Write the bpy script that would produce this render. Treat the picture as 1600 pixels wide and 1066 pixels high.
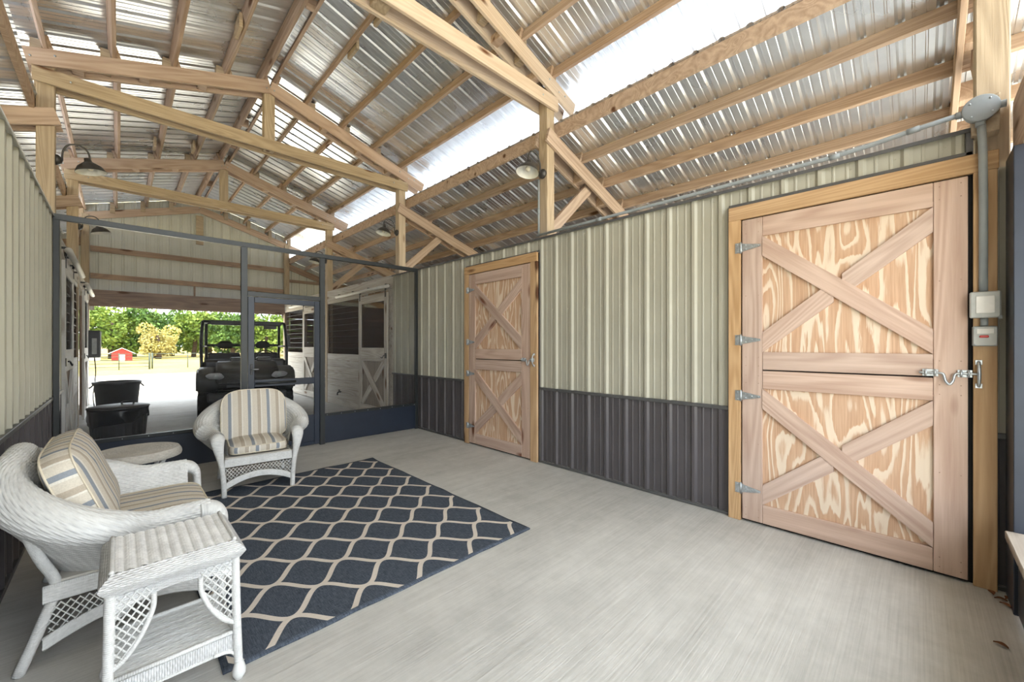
import bpy, bmesh, math, random
from mathutils import Matrix, Vector, noise
random.seed(7)
R = math.radians
for o in list(bpy.data.objects): bpy.data.objects.remove(o)
scene = bpy.context.scene
col = scene.collection

# ------------------------------------------------------------------ camera, sky, sun, exposure
CAM_H = 1.45
cd = bpy.data.cameras.new('camera'); cam = bpy.data.objects.new('camera', cd); col.objects.link(cam)
cd.sensor_width = 36.0; cd.lens = 14.04; cd.shift_y = 0.00375; cd.clip_start = 0.02; cd.clip_end = 600
cam.location = (0, 0, CAM_H); cam.rotation_euler = (R(90), 0, R(-44.54))
scene.camera = cam
w = bpy.data.worlds.new('sky'); scene.world = w; w.use_nodes = True
bg = w.node_tree.nodes['Background']; bg.inputs[0].default_value = (0.86, 0.935, 1.0, 1); bg.inputs[1].default_value = 1.35
sd = bpy.data.lights.new('sun', 'SUN'); sd.energy = 2.4; sd.angle = R(1.0); sd.color = (1.0, 0.97, 0.92)
sun = bpy.data.objects.new('sun', sd); col.objects.link(sun)
sun.rotation_euler = Vector((0.40, 0.03, -0.92)).to_track_quat('-Z', 'Y').to_euler()
vs = scene.view_settings
vs.view_transform = 'Standard'; vs.look = 'None'; vs.gamma = 1.0; vs.use_curve_mapping = False; vs.exposure = 2.3

# ------------------------------------------------------------------ helpers
def srgb(r, g, b):
    f = lambda c: (c/255/12.92) if c/255 <= 0.04045 else ((c/255+0.055)/1.055)**2.4
    return (f(r), f(g), f(b), 1)
WM = {}
def wm(o): return WM[o.name] if o is not None else Matrix()
def link(o, parent, M, local):
    col.objects.link(o)
    if parent is not None:
        o.parent = parent
        L = M if local else wm(parent).inverted() @ M
    else: L = M
    o.matrix_local = L
    WM[o.name] = wm(parent) @ L if parent is not None else L
    return o
def tag(o, label=None, cat=None, group=None, kind=None):
    if label: o['label'] = label
    if cat: o['category'] = cat
    if group: o['group'] = group
    if kind: o['kind'] = kind
    return o
def empty(name, loc=(0, 0, 0), rz=0, parent=None, label=None, cat=None, group=None, kind=None):
    o = bpy.data.objects.new(name, None); o.empty_display_size = 0.1
    link(o, parent, Matrix.Translation(loc) @ Matrix.Rotation(rz, 4, 'Z'), False)
    return tag(o, label, cat, group, kind)
def mk(name, me, mat, parent=None, M=None, local=False):
    if mat is not None and not me.materials: me.materials.append(mat)
    o = bpy.data.objects.new(name, me)
    return link(o, parent, M if M is not None else Matrix(), local)
def pyd(name, V, F, smooth=False, uv=None):
    me = bpy.data.meshes.new(name); me.from_pydata(V, [], F); me.update()
    if smooth: me.polygons.foreach_set('use_smooth', [True]*len(me.polygons))
    if uv:
        l = me.uv_layers.new(name='uv')
        for p in me.polygons:
            for li, vi in zip(p.loop_indices, p.vertices): l.data[li].uv = uv[vi]
    return me
_bc = {}
def box_me(dx, dy, dz, ch=0.003, key=''):
    k = (round(dx, 3), round(dy, 3), round(dz, 3), ch, key)
    if k in _bc: return _bc[k]
    x, y, z = dx/2, dy/2, dz/2; c = min(ch, x*.45, y*.45, z*.45)
    bm = bmesh.new(); bmesh.ops.create_cube(bm, size=1)
    for v in bm.verts: v.co = (v.co.x*dx, v.co.y*dy, v.co.z*dz)
    if c > 0.0004: bmesh.ops.bevel(bm, geom=list(bm.edges), offset=c, segments=1, affect='EDGES', profile=0.5)
    me = bpy.data.meshes.new('box'); bm.to_mesh(me); bm.free(); _bc[k] = me; return me
def box(name, lo, hi, mat, parent=None, local=False, ch=0.003, rot=None):
    lo, hi = Vector(lo), Vector(hi); d = hi-lo; c = (lo+hi)/2
    M = Matrix.Translation(c)
    if rot is not None: M = M @ rot
    return mk(name, box_me(abs(d.x), abs(d.y), abs(d.z), ch, mat.name), mat, parent, M, local)
def frame(p0, p1, side):
    p0, p1 = Vector(p0), Vector(p1); X = (p1-p0).normalized(); Y = Vector(side); Y = (Y-X*Y.dot(X)).normalized(); Z = X.cross(Y)
    M = Matrix((X, Y, Z)).transposed().to_4x4(); M.translation = (p0+p1)/2
    return M, (p1-p0).length
def beam(name, p0, p1, w, t, side, mat, parent=None, local=False, ch=0.003):
    """plank from p0 to p1: thickness t along side, width w across; local X runs along the grain"""
    M, L = frame(p0, p1, side)
    return mk(name, box_me(L, t, w, ch, mat.name), mat, parent, M, local)
def tube_vf(pts, rad, n=8, closed=False, axis=None):
    """swept tube; rad number, list, or list of (a,b) radii with b along axis"""
    P = [Vector(p) for p in pts]; N = len(P); V = []; F = []; UV = []; ln = 0
    up = Vector((0, 0, 1)); prev = None
    for i, p in enumerate(P):
        if closed: t = P[(i+1) % N]-P[i-1]
        else: t = P[min(i+1, N-1)]-P[max(i-1, 0)]
        t.normalize()
        if axis is not None: a = Vector(axis); a = (a-t*a.dot(t)).normalized()
        elif prev is None:
            a = t.cross(up); a = t.cross(Vector((1, 0, 0))) if a.length < 1e-3 else a; a.normalize()
        else:
            a = prev-t*prev.dot(t); a.normalize()
        prev = a; b = t.cross(a)
        r = rad[i] if isinstance(rad, (list, tuple)) else rad
        ra, rb = r if isinstance(r, (list, tuple)) else (r, r)
        if i: ln += (P[i]-P[i-1]).length
        for k in range(n):
            an = 2*math.pi*k/n; V.append(p+a*(math.cos(an)*ra)+b*(math.sin(an)*rb)); UV.append((k/n*0.12, ln))
    m = N if closed else N-1
    for i in range(m):
        for k in range(n):
            F.append((i*n+k, i*n+(k+1) % n, ((i+1) % N)*n+(k+1) % n, ((i+1) % N)*n+k))
    if not closed: F.append(tuple(range(n-1, -1, -1))); F.append(tuple((N-1)*n+k for k in range(n)))
    return V, F, UV
def tube(name, pts, rad, mat, parent=None, n=8, closed=False, local=False, axis=None):
    V, F, UV = tube_vf(pts, rad, n, closed, axis)
    return mk(name, pyd(name, V, F, True, UV), mat, parent, None, local)
def join(parts):
    V = []; F = []; U = []
    for p in parts:
        b = len(V); V += list(p[0]); F += [tuple(i+b for i in f) for f in p[1]]; U += list(p[2]) if len(p) > 2 else [(0, 0)]*len(p[0])
    return V, F, U
def smooth_path(ctrl, k=8):
    P = [Vector(c) for c in ctrl]; out = []
    for i in range(len(P)-1):
        a = P[max(i-1, 0)]; b = P[i]; c = P[i+1]; d = P[min(i+2, len(P)-1)]
        for j in range(k):
            t = j/k; out.append(0.5*((2*b)+(c-a)*t+(2*a-5*b+4*c-d)*t*t+(3*b-a-3*c+d)*t**3))
    out.append(P[-1]); return out
def lathe(name, prof, mat, parent=None, n=24, M=None, local=False, smooth=True):
    V = []; F = []; m = len(prof)
    for k in range(n):
        a = 2*math.pi*k/n
        for (r, z) in prof: V.append((r*math.cos(a), r*math.sin(a), z))
    for k in range(n):
        for j in range(m-1):
            F.append((k*m+j, ((k+1) % n)*m+j, ((k+1) % n)*m+j+1, k*m+j+1))
    me = pyd(name, V, F, smooth)
    bm = bmesh.new(); bm.from_mesh(me); bmesh.ops.remove_doubles(bm, verts=bm.verts, dist=1e-5); bmesh.ops.recalc_face_normals(bm, faces=bm.faces); bm.to_mesh(me); bm.free()
    return mk(name, me, mat, parent, M, local)
def surf(name, fn, nu, nv, mat, parent=None, local=False, uvf=None, smooth=True, closed_v=False):
    V = []; UV = []; F = []
    for i in range(nu+1):
        for j in range(nv+1):
            q = fn(i/nu, j/nv); V.append(q); UV.append(uvf(i/nu, j/nv) if uvf else (i/nu, j/nv))
    for i in range(nu):
        for j in range(nv): a = i*(nv+1)+j; F.append((a, a+nv+1, a+nv+2, a+1))
    return mk(name, pyd(name, V, F, smooth, UV), mat, parent, None, local)
def prism(name, poly, y0, y1, mat, parent=None, local=False, plane='xz', ch=0):
    """polygon extruded: plane xz along y, plane yz along x, plane xy along z"""
    n = len(poly); f = {'xz': lambda a, b, c: (a, c, b), 'yz': lambda a, b, c: (c, a, b), 'xy': lambda a, b, c: (a, b, c)}[plane]
    V = [f(a, b, y0) for a, b in poly]+[f(a, b, y1) for a, b in poly]
    F = [tuple(range(n)), tuple(range(2*n-1, n-1, -1))]+[(i, (i+1) % n, n+(i+1) % n, n+i) for i in range(n)]
    me = pyd(name, V, F); bm = bmesh.new(); bm.from_mesh(me); bmesh.ops.recalc_face_normals(bm, faces=bm.faces)
    if ch: bmesh.ops.bevel(bm, geom=list(bm.edges), offset=ch, segments=2, affect='EDGES')
    bm.to_mesh(me); bm.free()
    if ch: me.polygons.foreach_set('use_smooth', [True]*len(me.polygons)); 
    return mk(name, me, mat, parent, None, local)

# ------------------------------------------------------------------ materials
class N:
    def __init__(s, name):
        s.m = bpy.data.materials.new(name); s.m.use_nodes = True; s.t = s.m.node_tree; s.b = s.t.nodes['Principled BSDF']
    def n(s, ty, ins=None, **pr):
        x = s.t.nodes.new('ShaderNode'+ty)
        for k, v in pr.items(): setattr(x, k, v)
        for k, v in (ins or {}).items():
            if isinstance(v, bpy.types.NodeSocket): s.t.links.new(v, x.inputs[k])
            else: x.inputs[k].default_value = v
        return x
    def math(s, op, a, b=0.0, c=0.0): return s.n('Math', {0: a, 1: b, 2: c}, operation=op).outputs[0]
    def ramp(s, fac, stops, interp='LINEAR'):
        r = s.n('ValToRGB', {0: fac}); r.color_ramp.interpolation = interp; e = r.color_ramp.elements
        while len(e) < len(stops): e.new(0.5)
        for x, (p, c) in zip(e, stops): x.position = p; x.color = c
        return r.outputs[0]
    def mix(s, f, a, b, mode='MIX'):
        x = s.n('MixRGB', {0: f, 1: a, 2: b}, blend_type=mode); return x.outputs[0]
    def obj(s, scale=(1, 1, 1), rnd=True):
        tc = s.n('TexCoord').outputs['Object']
        if rnd:
            r = s.n('ObjectInfo').outputs['Random']
            cx = s.n('CombineXYZ', {0: s.math('MULTIPLY', r, 41.0), 1: s.math('MULTIPLY', r, 17.3), 2: s.math('MULTIPLY', r, 7.7)}).outputs[0]
            tc = s.n('VectorMath', {0: tc, 1: cx}, operation='ADD').outputs[0]
        return s.n('Mapping', {0: tc, 3: scale}).outputs[0]
    def noise(s, vec, scale, detail=3, rough=0.55, dist=0.0):
        return s.n('TexNoise', {'Vector': vec, 'Scale': scale, 'Detail': detail, 'Roughness': rough, 'Distortion': dist}).outputs[0]
    def bump(s, h, dist, strength=1.0):
        x = s.n('Bump', {'Strength': strength, 'Distance': dist, 'Height': h}); s.t.links.new(x.outputs[0], s.b.inputs['Normal'])
    def set(s, **k):
        for a, v in k.items():
            a = {'base': 'Base Color', 'rough': 'Roughness', 'metal': 'Metallic', 'spec': 'Specular IOR Level', 'coat': 'Coat Weight'}.get(a, a)
            if isinstance(v, bpy.types.NodeSocket): s.t.links.new(v, s.b.inputs[a])
            else: s.b.inputs[a].default_value = v
        return s.m
def wood(name, c1, c2, rough=0.75, knot=(95, 62, 40), ring=1.0, bump=0.0015, tint=0.10):
    k = N(name)
    v = k.obj((0.55, 7.0, 7.0))
    n1 = k.noise(v, 1.6, 5, 0.6, 0.4)
    v2 = k.obj((0.9, 26.0, 26.0)); fine = k.noise(v2, 3.0, 3, 0.6)
    v3 = k.obj((0.35, 5.0, 5.0)); low = k.noise(v3, 0.9, 1, 0.4, 0.6)
    rings = k.math('SINE', k.math('MULTIPLY', low, 70.0*ring)); rings = k.math('MULTIPLY_ADD', rings, 0.5, 0.5)
    f = k.math('ADD', k.math('MULTIPLY', n1, 0.55), k.math('ADD', k.math('MULTIPLY', fine, 0.3), k.math('MULTIPLY', rings, 0.18)))
    c = k.ramp(f, [(0.28, srgb(*c1)), (0.72, srgb(*c2))])
    vk = k.obj((1.5, 5.5, 5.5)); vor = k.n('TexVoronoi', {'Vector': vk, 'Scale': 0.8, 'Randomness': 1.0}).outputs[0]
    km = k.ramp(vor, [(0.08, (1, 1, 1, 1)), (0.17, (0, 0, 0, 1))])
    c = k.mix(km, c, srgb(*knot))
    r = k.n('ObjectInfo').outputs['Random']
    hsv = k.n('HueSaturation', {'Saturation': k.math('MULTIPLY_ADD', r, tint*2, 1.0-tint), 'Value': k.math('MULTIPLY_ADD', k.math('FRACT', k.math('MULTIPLY', r, 13.7)), tint*2, 1.0-tint), 'Color': c}).outputs[0]
    k.bump(k.math('ADD', fine, k.math('MULTIPLY', rings, 0.4)), bump, 0.6)
    return k.set(base=hsv, rough=rough, spec=0.25)
def plain(name, c, rough=0.5, metal=0.0, spec=0.5, var=0.06, scale=9.0, bump=0.0):
    k = N(name); n = k.noise(k.obj(), scale, 4, 0.6)
    a = srgb(*[max(0, x*(1-var)) for x in c]); b = srgb(*[min(255, x*(1+var)) for x in c])
    if bump: k.bump(n, bump, 0.5)
    return k.set(base=k.ramp(n, [(0.3, a), (0.7, b)]), rough=rough, metal=metal, spec=spec)
M = {}
M['truss'] = wood('aged_truss_lumber', (172, 146, 128), (208, 186, 168))
M['truss_sunlit'] = wood('sunlit_tone_lumber', (186, 165, 146), (212, 195, 178), ring=1.3)  # lit copy of the truss lumber, sunlight put into its colour
M['purlin'] = wood('purlin_lumber', (156, 132, 114), (198, 174, 154))
M['post'] = wood('treated_post_lumber', (158, 140, 119), (196, 178, 154), ring=1.6, bump=0.003)
M['door_wood'] = wood('weathered_door_plank', (174, 146, 130), (210, 186, 170), knot=(120, 78, 58), tint=0.06)
M['door_frame'] = wood('golden_pine_frame', (174, 138, 98), (208, 174, 134), ring=1.8, tint=0.05)
M['brown_wood'] = wood('brown_header_lumber', (128, 106, 92), (172, 146, 126))
M['dark_board'] = wood('dark_stall_board', (66, 48, 40), (104, 80, 66))
M['white_board'] = wood('whitewashed_board', (176, 166, 152), (222, 216, 206), knot=(130, 104, 84), tint=0.05)
M['white_stall'] = wood('whiter_stall_board', (214, 212, 206), (240, 239, 236), knot=(190, 182, 170), tint=0.03)  # whiter board colour for the left-hand stalls
M['grey_board'] = wood('weathered_grey_board', (128, 118, 108), (172, 162, 150), tint=0.05)
def plywood():
    k = N('plywood_flame_grain'); v = k.obj((0.55, 3.4, 3.4))
    a = k.noise(v, 1.25, 2, 0.45, 0.5); b = k.noise(k.obj((2.2, 22, 22)), 2.0, 3, 0.6)
    x = k.math('ADD', k.math('MULTIPLY', a, 13.0), k.math('MULTIPLY', b, 0.55))
    s = k.math('FRACT', x)
    light = k.ramp(s, [(0.0, (1, 1, 1, 1)), (0.22, (0.9, 0.9, 0.9, 1)), (0.36, (0.1, 0.1, 0.1, 1)), (0.93, (0, 0, 0, 1)), (1.0, (1, 1, 1, 1))])
    fine = k.noise(k.obj((1.5, 40, 40)), 2.5, 2)
    dark = k.ramp(fine, [(0.3, srgb(188, 150, 120)), (0.7, srgb(208, 172, 142))])
    c = k.mix(light, dark, srgb(226, 208, 186)); k.bump(k.math('ADD', fine, light), 0.001, 0.4)
    return k.set(base=c, rough=0.7, spec=0.25)
M['plywood'] = plywood()
def concrete():
    k = N('broom_finished_concrete'); tc = k.n('TexCoord').outputs['Object']
    big = k.noise(tc, 0.7, 5, 0.6, 0.3); mid = k.noise(tc, 9.0, 5, 0.65)
    br = k.noise(k.n('Mapping', {0: tc, 3: (1.6, 85.0, 1.0)}).outputs[0], 1.0, 3, 0.6)
    st = k.noise(k.n('Mapping', {0: tc, 3: (0.5, 5.0, 1.0)}).outputs[0], 1.0, 3, 0.6)
    f = k.math('ADD', k.math('MULTIPLY', big, 0.35), k.math('ADD', k.math('MULTIPLY', mid, 0.2), k.math('ADD', k.math('MULTIPLY', br, 0.25), k.math('MULTIPLY', st, 0.2))))
    c = k.ramp(f, [(0.34, srgb(160, 158, 153)), (0.66, srgb(208, 206, 201))])
    vo = k.n('TexVoronoi', {'Vector': tc, 'Scale': 1.3, 'Randomness': 1.0}).outputs[0]
    sp = k.ramp(vo, [(0.0, (1, 1, 1, 1)), (0.018, (0, 0, 0, 1))]); c = k.mix(sp, c, srgb(96, 84, 72))
    k.bump(k.math('ADD', br, k.math('MULTIPLY', mid, 0.4)), 0.004, 0.55)
    return k.set(base=c, rough=0.85, spec=0.12)
M['concrete'] = concrete()
def galv():
    k = N('galvalume_sheet'); tc = k.obj(); n = k.noise(tc, 1.3, 3); m = k.noise(tc, 9.0, 2)
    c = k.ramp(k.math('ADD', k.math('MULTIPLY', n, 0.7), k.math('MULTIPLY', m, 0.3)), [(0.3, srgb(214, 216, 220)), (0.7, srgb(236, 238, 240))])
    return k.set(base=c, rough=k.math('MULTIPLY_ADD', n, 0.08, 0.24), metal=0.85)
M['galv'] = galv()
M['beige'] = plain('beige_painted_steel', (176, 173, 157), 0.42, 0, 0.5, 0.03, 2.0)
M['gable'] = plain('pale_gable_siding', (206, 208, 205), 0.5, 0, 0.4, 0.03, 2.0)
M['charcoal'] = plain('charcoal_painted_steel', (84, 80, 82), 0.42, 0, 0.5, 0.05, 2.0)
M['trim_grey'] = plain('dark_grey_trim_steel', (92, 92, 92), 0.45, 0.2)
M['navy'] = plain('slate_navy_frame', (44, 51, 64), 0.35, 0.1, 0.5, 0.04)
M['bronze'] = plain('dark_bronze_frame', (46, 49, 50), 0.38, 0.1, 0.5, 0.05)
M['zinc'] = plain('galvanised_hardware', (188, 194, 198), 0.35, 0.8, 0.5, 0.1, 40)
M['dark_gap'] = plain('painted_gap_shade', (30, 28, 28), 0.8)  # near-black colour standing in for shade in the door gaps
M['pvc'] = plain('grey_pvc_conduit', (150, 156, 158), 0.5, 0, 0.5, 0.03)
M['pvc_light'] = plain('pale_grey_box', (176, 178, 174), 0.45)
M['red'] = plain('red_plastic', (190, 50, 44), 0.4)
M['white_paint'] = plain('white_paint', (226, 224, 218), 0.55, 0, 0.4, 0.04)
M['lamp_metal'] = plain('dark_galvanised_lamp', (74, 72, 70), 0.4, 0.5)
M['lamp_in'] = plain('white_enamel', (228, 228, 224), 0.35)
M['bulb'] = plain('bulb_glass_frosted', (236, 230, 214), 0.2)
M['black_plastic'] = plain('black_plastic', (58, 58, 60), 0.42, 0, 0.5, 0.1, 14)
M['black_gloss'] = plain('glossy_black_bag', (24, 25, 27), 0.22)
M['body_dark'] = plain('dark_vehicle_body', (60, 60, 58), 0.28, 0, 0.5, 0.14, 6)
M['rubber'] = plain('tyre_rubber', (30, 30, 31), 0.85, 0, 0.3, 0.15, 30, 0.004)
M['seat_black'] = plain('black_vinyl', (36, 36, 38), 0.55)
M['lens'] = plain('headlight_lens', (205, 208, 212), 0.12, 0.2)
M['steel_dark'] = plain('dark_steel_tube', (48, 49, 52), 0.4, 0.3)
def screen_mat(name, c, a):
    k = N(name); d = k.n('BsdfDiffuse', {0: srgb(*c)}); t = k.n('BsdfTransparent'); tc = k.n('TexCoord').outputs['Object']
    nn = k.math('MULTIPLY_ADD', k.noise(tc, 3.0, 3), 0.06, a-0.03)
    m = k.n('MixShader', {0: nn, 1: t.outputs[0], 2: d.outputs[0]})
    k.t.links.new(m.outputs[0], k.t.nodes['Material Output'].inputs[0]); return k.m
M['screen'] = screen_mat('insect_screen', (70, 72, 74), 0.13)
M['stall_mesh'] = screen_mat('stall_wire_mesh', (40, 36, 34), 0.42)
def wicker(name, c, su=120.0, sv=250.0, d=0.003):
    k = N(name); uv = k.n('UVMap').outputs[0]; sp = k.n('SeparateXYZ', {0: uv})
    U = k.math('MULTIPLY', sp.outputs[0], su); Vv = k.math('MULTIPLY', sp.outputs[1], sv/math.pi)
    row = k.math('MULTIPLY', k.math('FLOOR', Vv), math.pi)
    prof = k.math('ABSOLUTE', k.math('SINE', k.math('MULTIPLY', Vv, math.pi)))
    over = k.math('MULTIPLY_ADD', k.math('SINE', k.math('ADD', U, row)), 0.5, 0.5)
    hgt = k.math('MULTIPLY', k.math('POWER', prof, 0.6), k.math('MULTIPLY_ADD', over, 0.75, 0.25))
    n = k.noise(uv, 60.0, 4, 0.65); n2 = k.noise(uv, 9.0, 3)
    a = srgb(*[x*0.9 for x in c]); b = srgb(*[min(255, x*1.05) for x in c])
    k.bump(k.math('ADD', hgt, k.math('MULTIPLY', n, 0.35)), d, 1.0)
    return k.set(base=k.ramp(k.math('ADD', k.math('MULTIPLY', n, 0.5), k.math('MULTIPLY', n2, 0.5)), [(0.35, a), (0.65, b)]), rough=0.55, spec=0.35)
M['wicker'] = wicker('white_wicker_weave', (216, 216, 214))
M['wicker_shell'] = wicker('white_woven_shell', (216, 216, 214), 150.0, 251.0, 0.0015)
M['wicker_wrap'] = wicker('white_wrapped_cane', (216, 216, 214), 0.01, 420.0, 0.0015)
M['wicker_old'] = wicker('greyed_wicker_weave', (204, 198, 188))
M['wicker_coarse'] = wicker('coarse_twisted_weave', (208, 208, 208), 190.0, 380.0, 0.004)
M['wicker_top'] = wicker('pale_ridged_weave', (238, 238, 238), 190.0, 380.0, 0.0006)
def stripes():
    k = N('striped_cushion_fabric'); u = k.n('SeparateXYZ', {0: k.n('UVMap').outputs[0]}).outputs[0]
    f = k.math('FRACT', k.math('ADD', k.math('DIVIDE', u, 0.172), 0.63))
    cr, bl, tn, lt = srgb(214, 206, 192), srgb(146, 152, 160), srgb(186, 174, 158), srgb(226, 221, 211)
    c = k.ramp(f, [(0.0, cr), (0.26, bl), (0.42, lt), (0.50, cr), (0.76, tn), (0.94, lt)], 'CONSTANT')
    tc = k.n('TexCoord').outputs['Object']; n = k.noise(tc, 160.0, 2); n2 = k.noise(tc, 420.0, 1)
    c = k.mix(0.16, c, k.ramp(n, [(0.35, (0.3, 0.3, 0.3, 1)), (0.65, (1, 1, 1, 1))]), 'MULTIPLY')
    k.bump(n2, 0.001, 0.5); return k.set(base=c, rough=0.9, spec=0.15)
M['stripe'] = stripes()
M['piping'] = plain('cream_piping', (214, 204, 184), 0.9)
def rug_mat():
    k = N('navy_trellis_rug'); tc = k.n('TexCoord').outputs['Object']; sp = k.n('SeparateXYZ', {0: tc}); x, y = sp.outputs[0], sp.outputs[1]
    H = 0.1965; P = 0.405
    wv = k.math('MULTIPLY', k.math('COSINE', k.math('MULTIPLY', k.math('SUBTRACT', x, 1.262), 2*math.pi/P)), 0.5)
    yy = k.math('DIVIDE', k.math('SUBTRACT', y, 2.515), H)
    # curves: yy = k + 0.5 + (+/-) wv ; even k plus, odd k minus (they touch at the junctions)
    def dist(sign):
        t = k.math('SUBTRACT', yy, k.math('MULTIPLY', wv, sign)); t = k.math('ADD', t, 0.5 if sign > 0 else 1.5)
        fr = k.math('MULTIPLY', k.math('FRACT', k.math('DIVIDE', t, 2.0)), 2.0)
        return k.math('MINIMUM', fr, k.math('SUBTRACT', 2.0, fr))
    s = k.math('ABSOLUTE', k.math('SINE', k.math('MULTIPLY', k.math('SUBTRACT', x, 1.262), 2*math.pi/P)))
    corr = k.math('SQRT', k.math('MULTIPLY_ADD', k.math('MULTIPLY', s, s), 2.1, 1.0))
    d = k.math('DIVIDE', k.math('MINIMUM', dist(1), dist(-1)), corr)
    m = k.ramp(d, [(0.078, (1, 1, 1, 1)), (0.09, (0, 0, 0, 1))])
    inb = k.math('MULTIPLY', k.math('GREATER_THAN', x, 0.352), k.math('LESS_THAN', x, 2.275))
    inb = k.math('MULTIPLY', inb, k.math('MULTIPLY', k.math('GREATER_THAN', y, 2.162), k.math('LESS_THAN', y, 4.842)))
    m = k.math('MULTIPLY', m, inb)
    th = k.noise(k.n('Mapping', {0: tc, 3: (25.0, 300.0, 1.0)}).outputs[0], 1.0, 3, 0.7)
    th2 = k.noise(k.n('Mapping', {0: tc, 3: (210.0, 18.0, 1.0)}).outputs[0], 1.0, 3, 0.7)
    navy = k.ramp(k.math('MULTIPLY_ADD', th, 0.5, k.math('MULTIPLY', th2, 0.5)), [(0.36, srgb(44, 50, 60)), (0.66, srgb(100, 108, 120))])
    cream = k.ramp(th, [(0.3, srgb(200, 190, 178)), (0.7, srgb(222, 212, 202))])
    k.bump(k.math('ADD', th, th2), 0.003, 0.6)
    return k.set(base=k.mix(m, navy, cream), rough=0.95, spec=0.1)
M['rug'] = rug_mat()
def ground_mat():
    k = N('dry_pasture'); tc = k.n('TexCoord').outputs['Object']; a = k.noise(tc, 0.12, 4, 0.6); b = k.noise(tc, 2.5, 4, 0.7)
    c = k.ramp(k.math('ADD', k.math('MULTIPLY', a, 0.6), k.math('MULTIPLY', b, 0.4)), [(0.35, srgb(140, 124, 66)), (0.62, srgb(174, 156, 96))])
    k.bump(b, 0.05, 0.4); return k.set(base=c, rough=0.95, spec=0.1)
M['ground'] = ground_mat()
M['asphalt'] = plain('packed_pale_gravel', (222, 214, 196), 0.95, 0, 0.2, 0.1, 6)
def leaf(name, c1, c2):
    k = N(name); r = k.noise(k.n('TexCoord').outputs['Object'], 0.9, 3); f = k.ramp(r, [(0.35, srgb(*c1)), (0.65, srgb(*c2))])
    return k.set(base=f, rough=0.7, spec=0.2)
M['leaf1'] = leaf('green_foliage', (84, 110, 40), (138, 156, 70)); M['leaf2'] = leaf('deep_green_foliage', (60, 90, 40), (104, 130, 60)); M['leaf3'] = leaf('yellow_foliage', (160, 150, 84), (196, 184, 118))
M['bark'] = plain('bark', (84, 70, 58), 0.9, 0, 0.2, 0.2)
M['barn_red'] = plain('barn_red_paint', (170, 52, 44), 0.7); M['barn_roof'] = plain('pale_metal_roof', (214, 212, 208), 0.5)
M['fence'] = plain('dark_green_pipe', (74, 84, 70), 0.6); M['dry_leaf'] = plain('dry_brown_leaf', (120, 76, 46), 0.9)

# ------------------------------------------------------------------ the building
RX = 1.61                                   # ridge line
XR, XL = 3.715, -0.495                      # flat of the wall sheets (ribs stand 19 mm proud into the room)
POSTS = [-0.315, 3.25, 6.88, 10.50, 14.13]   # frame lines along the barn
PX = {1: 3.805, -1: -0.585}                 # post centres
SLOPE, ZC = 0.305, 5.40                     # main roof: pitch and top of the truss chords at the ridge
LSL, LZ0 = 0.335, 4.20                      # lean-to: pitch and sheet height at the eave beam
YN, YF = -2.6, 14.25                       # roof ends; near end run on out of view to shade the near door
YS = 6.10                                   # screen partition
Z = lambda o: ZC-SLOPE*o                    # chord top at offset o from the ridge
side = lambda s, o: RX+s*o
# floor and ground
g = mk('ground', pyd('ground', [(-260, -200, -0.06), (320, -200, -0.06), (320, 420, -0.06), (-260, 420, -0.06)], [(0, 1, 2, 3)]), M['ground'])
tag(g, 'dry straw coloured pasture around the barn', 'field', kind='structure')
o = box('floor', (-0.62, -0.47, -0.12), (3.86, 14.6, 0), M['concrete'], ch=0.004); o.matrix_local = Matrix.Translation((1.62, 7.065, -0.06))
tag(o, 'pale broom finished concrete floor of the barn aisle', 'floor', kind='structure')
for s in (1, -1):
    xa, xb = sorted((RX+s*2.251, RX+s*5.7))
    o = box('floor_stall', (xa, -0.47, -0.12), (xb, 14.4, -0.005), M['concrete'], ch=0.004); tag(o, 'concrete floor of the side rooms behind the %s wall' % ('door' if s > 0 else 'plain metal'), 'floor', kind='structure')
for ya, yb, lb in ((14.62, 27.0, 'sunlit pale sandy yard beyond the far barn opening'), (-12.0, -0.49, 'pale yard added out of view to bounce light into the near barn end')):  # near yard is added, unseen, to bounce light onto roof and interior
    o = box('ground_apron', (-12, ya, -0.07), (15, yb, -0.02), M['asphalt'], ch=0.01); tag(o, lb, 'ground', kind='structure')

PIT = 0.2286
def profile(y0, y1, ph):
    """ribbed sheet cross section between y0 and y1: list of (y, height)"""
    base = [(-0.030, 0), (-0.012, 0.019), (0.012, 0.019), (0.030, 0), (0.066, 0), (0.071, 0.0035), (0.081, 0.0035), (0.086, 0), (0.142, 0), (0.147, 0.0035), (0.157, 0.0035), (0.162, 0)]
    pts = []; k0 = math.floor((y0-ph)/PIT)-1; k1 = math.ceil((y1-ph)/PIT)+1
    allp = [(ph+k*PIT+a, h) for k in range(k0, k1+1) for a, h in base]
    def hh(y):
        for (a, ha), (b, hb) in zip(allp, allp[1:]):
            if a <= y <= b: return ha+(hb-ha)*(y-a)/(b-a) if b > a else ha
        return 0
    return [(y0, hh(y0))]+[p for p in allp if y0+1e-4 < p[0] < y1-1e-4]+[(y1, hh(y1))]
def sheet(name, y0, y1, ph, A, B, nrm, mat, parent):
    """A, B: (x,z) of the two edges, ribs raised along nrm (x,z)"""
    pr = profile(y0, y1, ph); V = []; F = []
    for (x, z) in (A, B):
        for y, h in pr: V.append((x+nrm[0]*h, y, z+nrm[1]*h))
    n = len(pr)
    for i in range(n-1): F.append((i, i+1, n+i+1, n+i))
    return mk(name, pyd(name, V, F), mat, parent)
def split(y0, y1, ph, k=4):
    cuts = [y0]; c = ph+PIT*k*math.floor((y0-ph)/(PIT*k))+PIT*k+0.05
    while c < y1-0.02:
        if c > y0+0.02: cuts.append(c)
        c += PIT*k
    return list(zip(cuts, cuts[1:]+[y1]))

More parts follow.
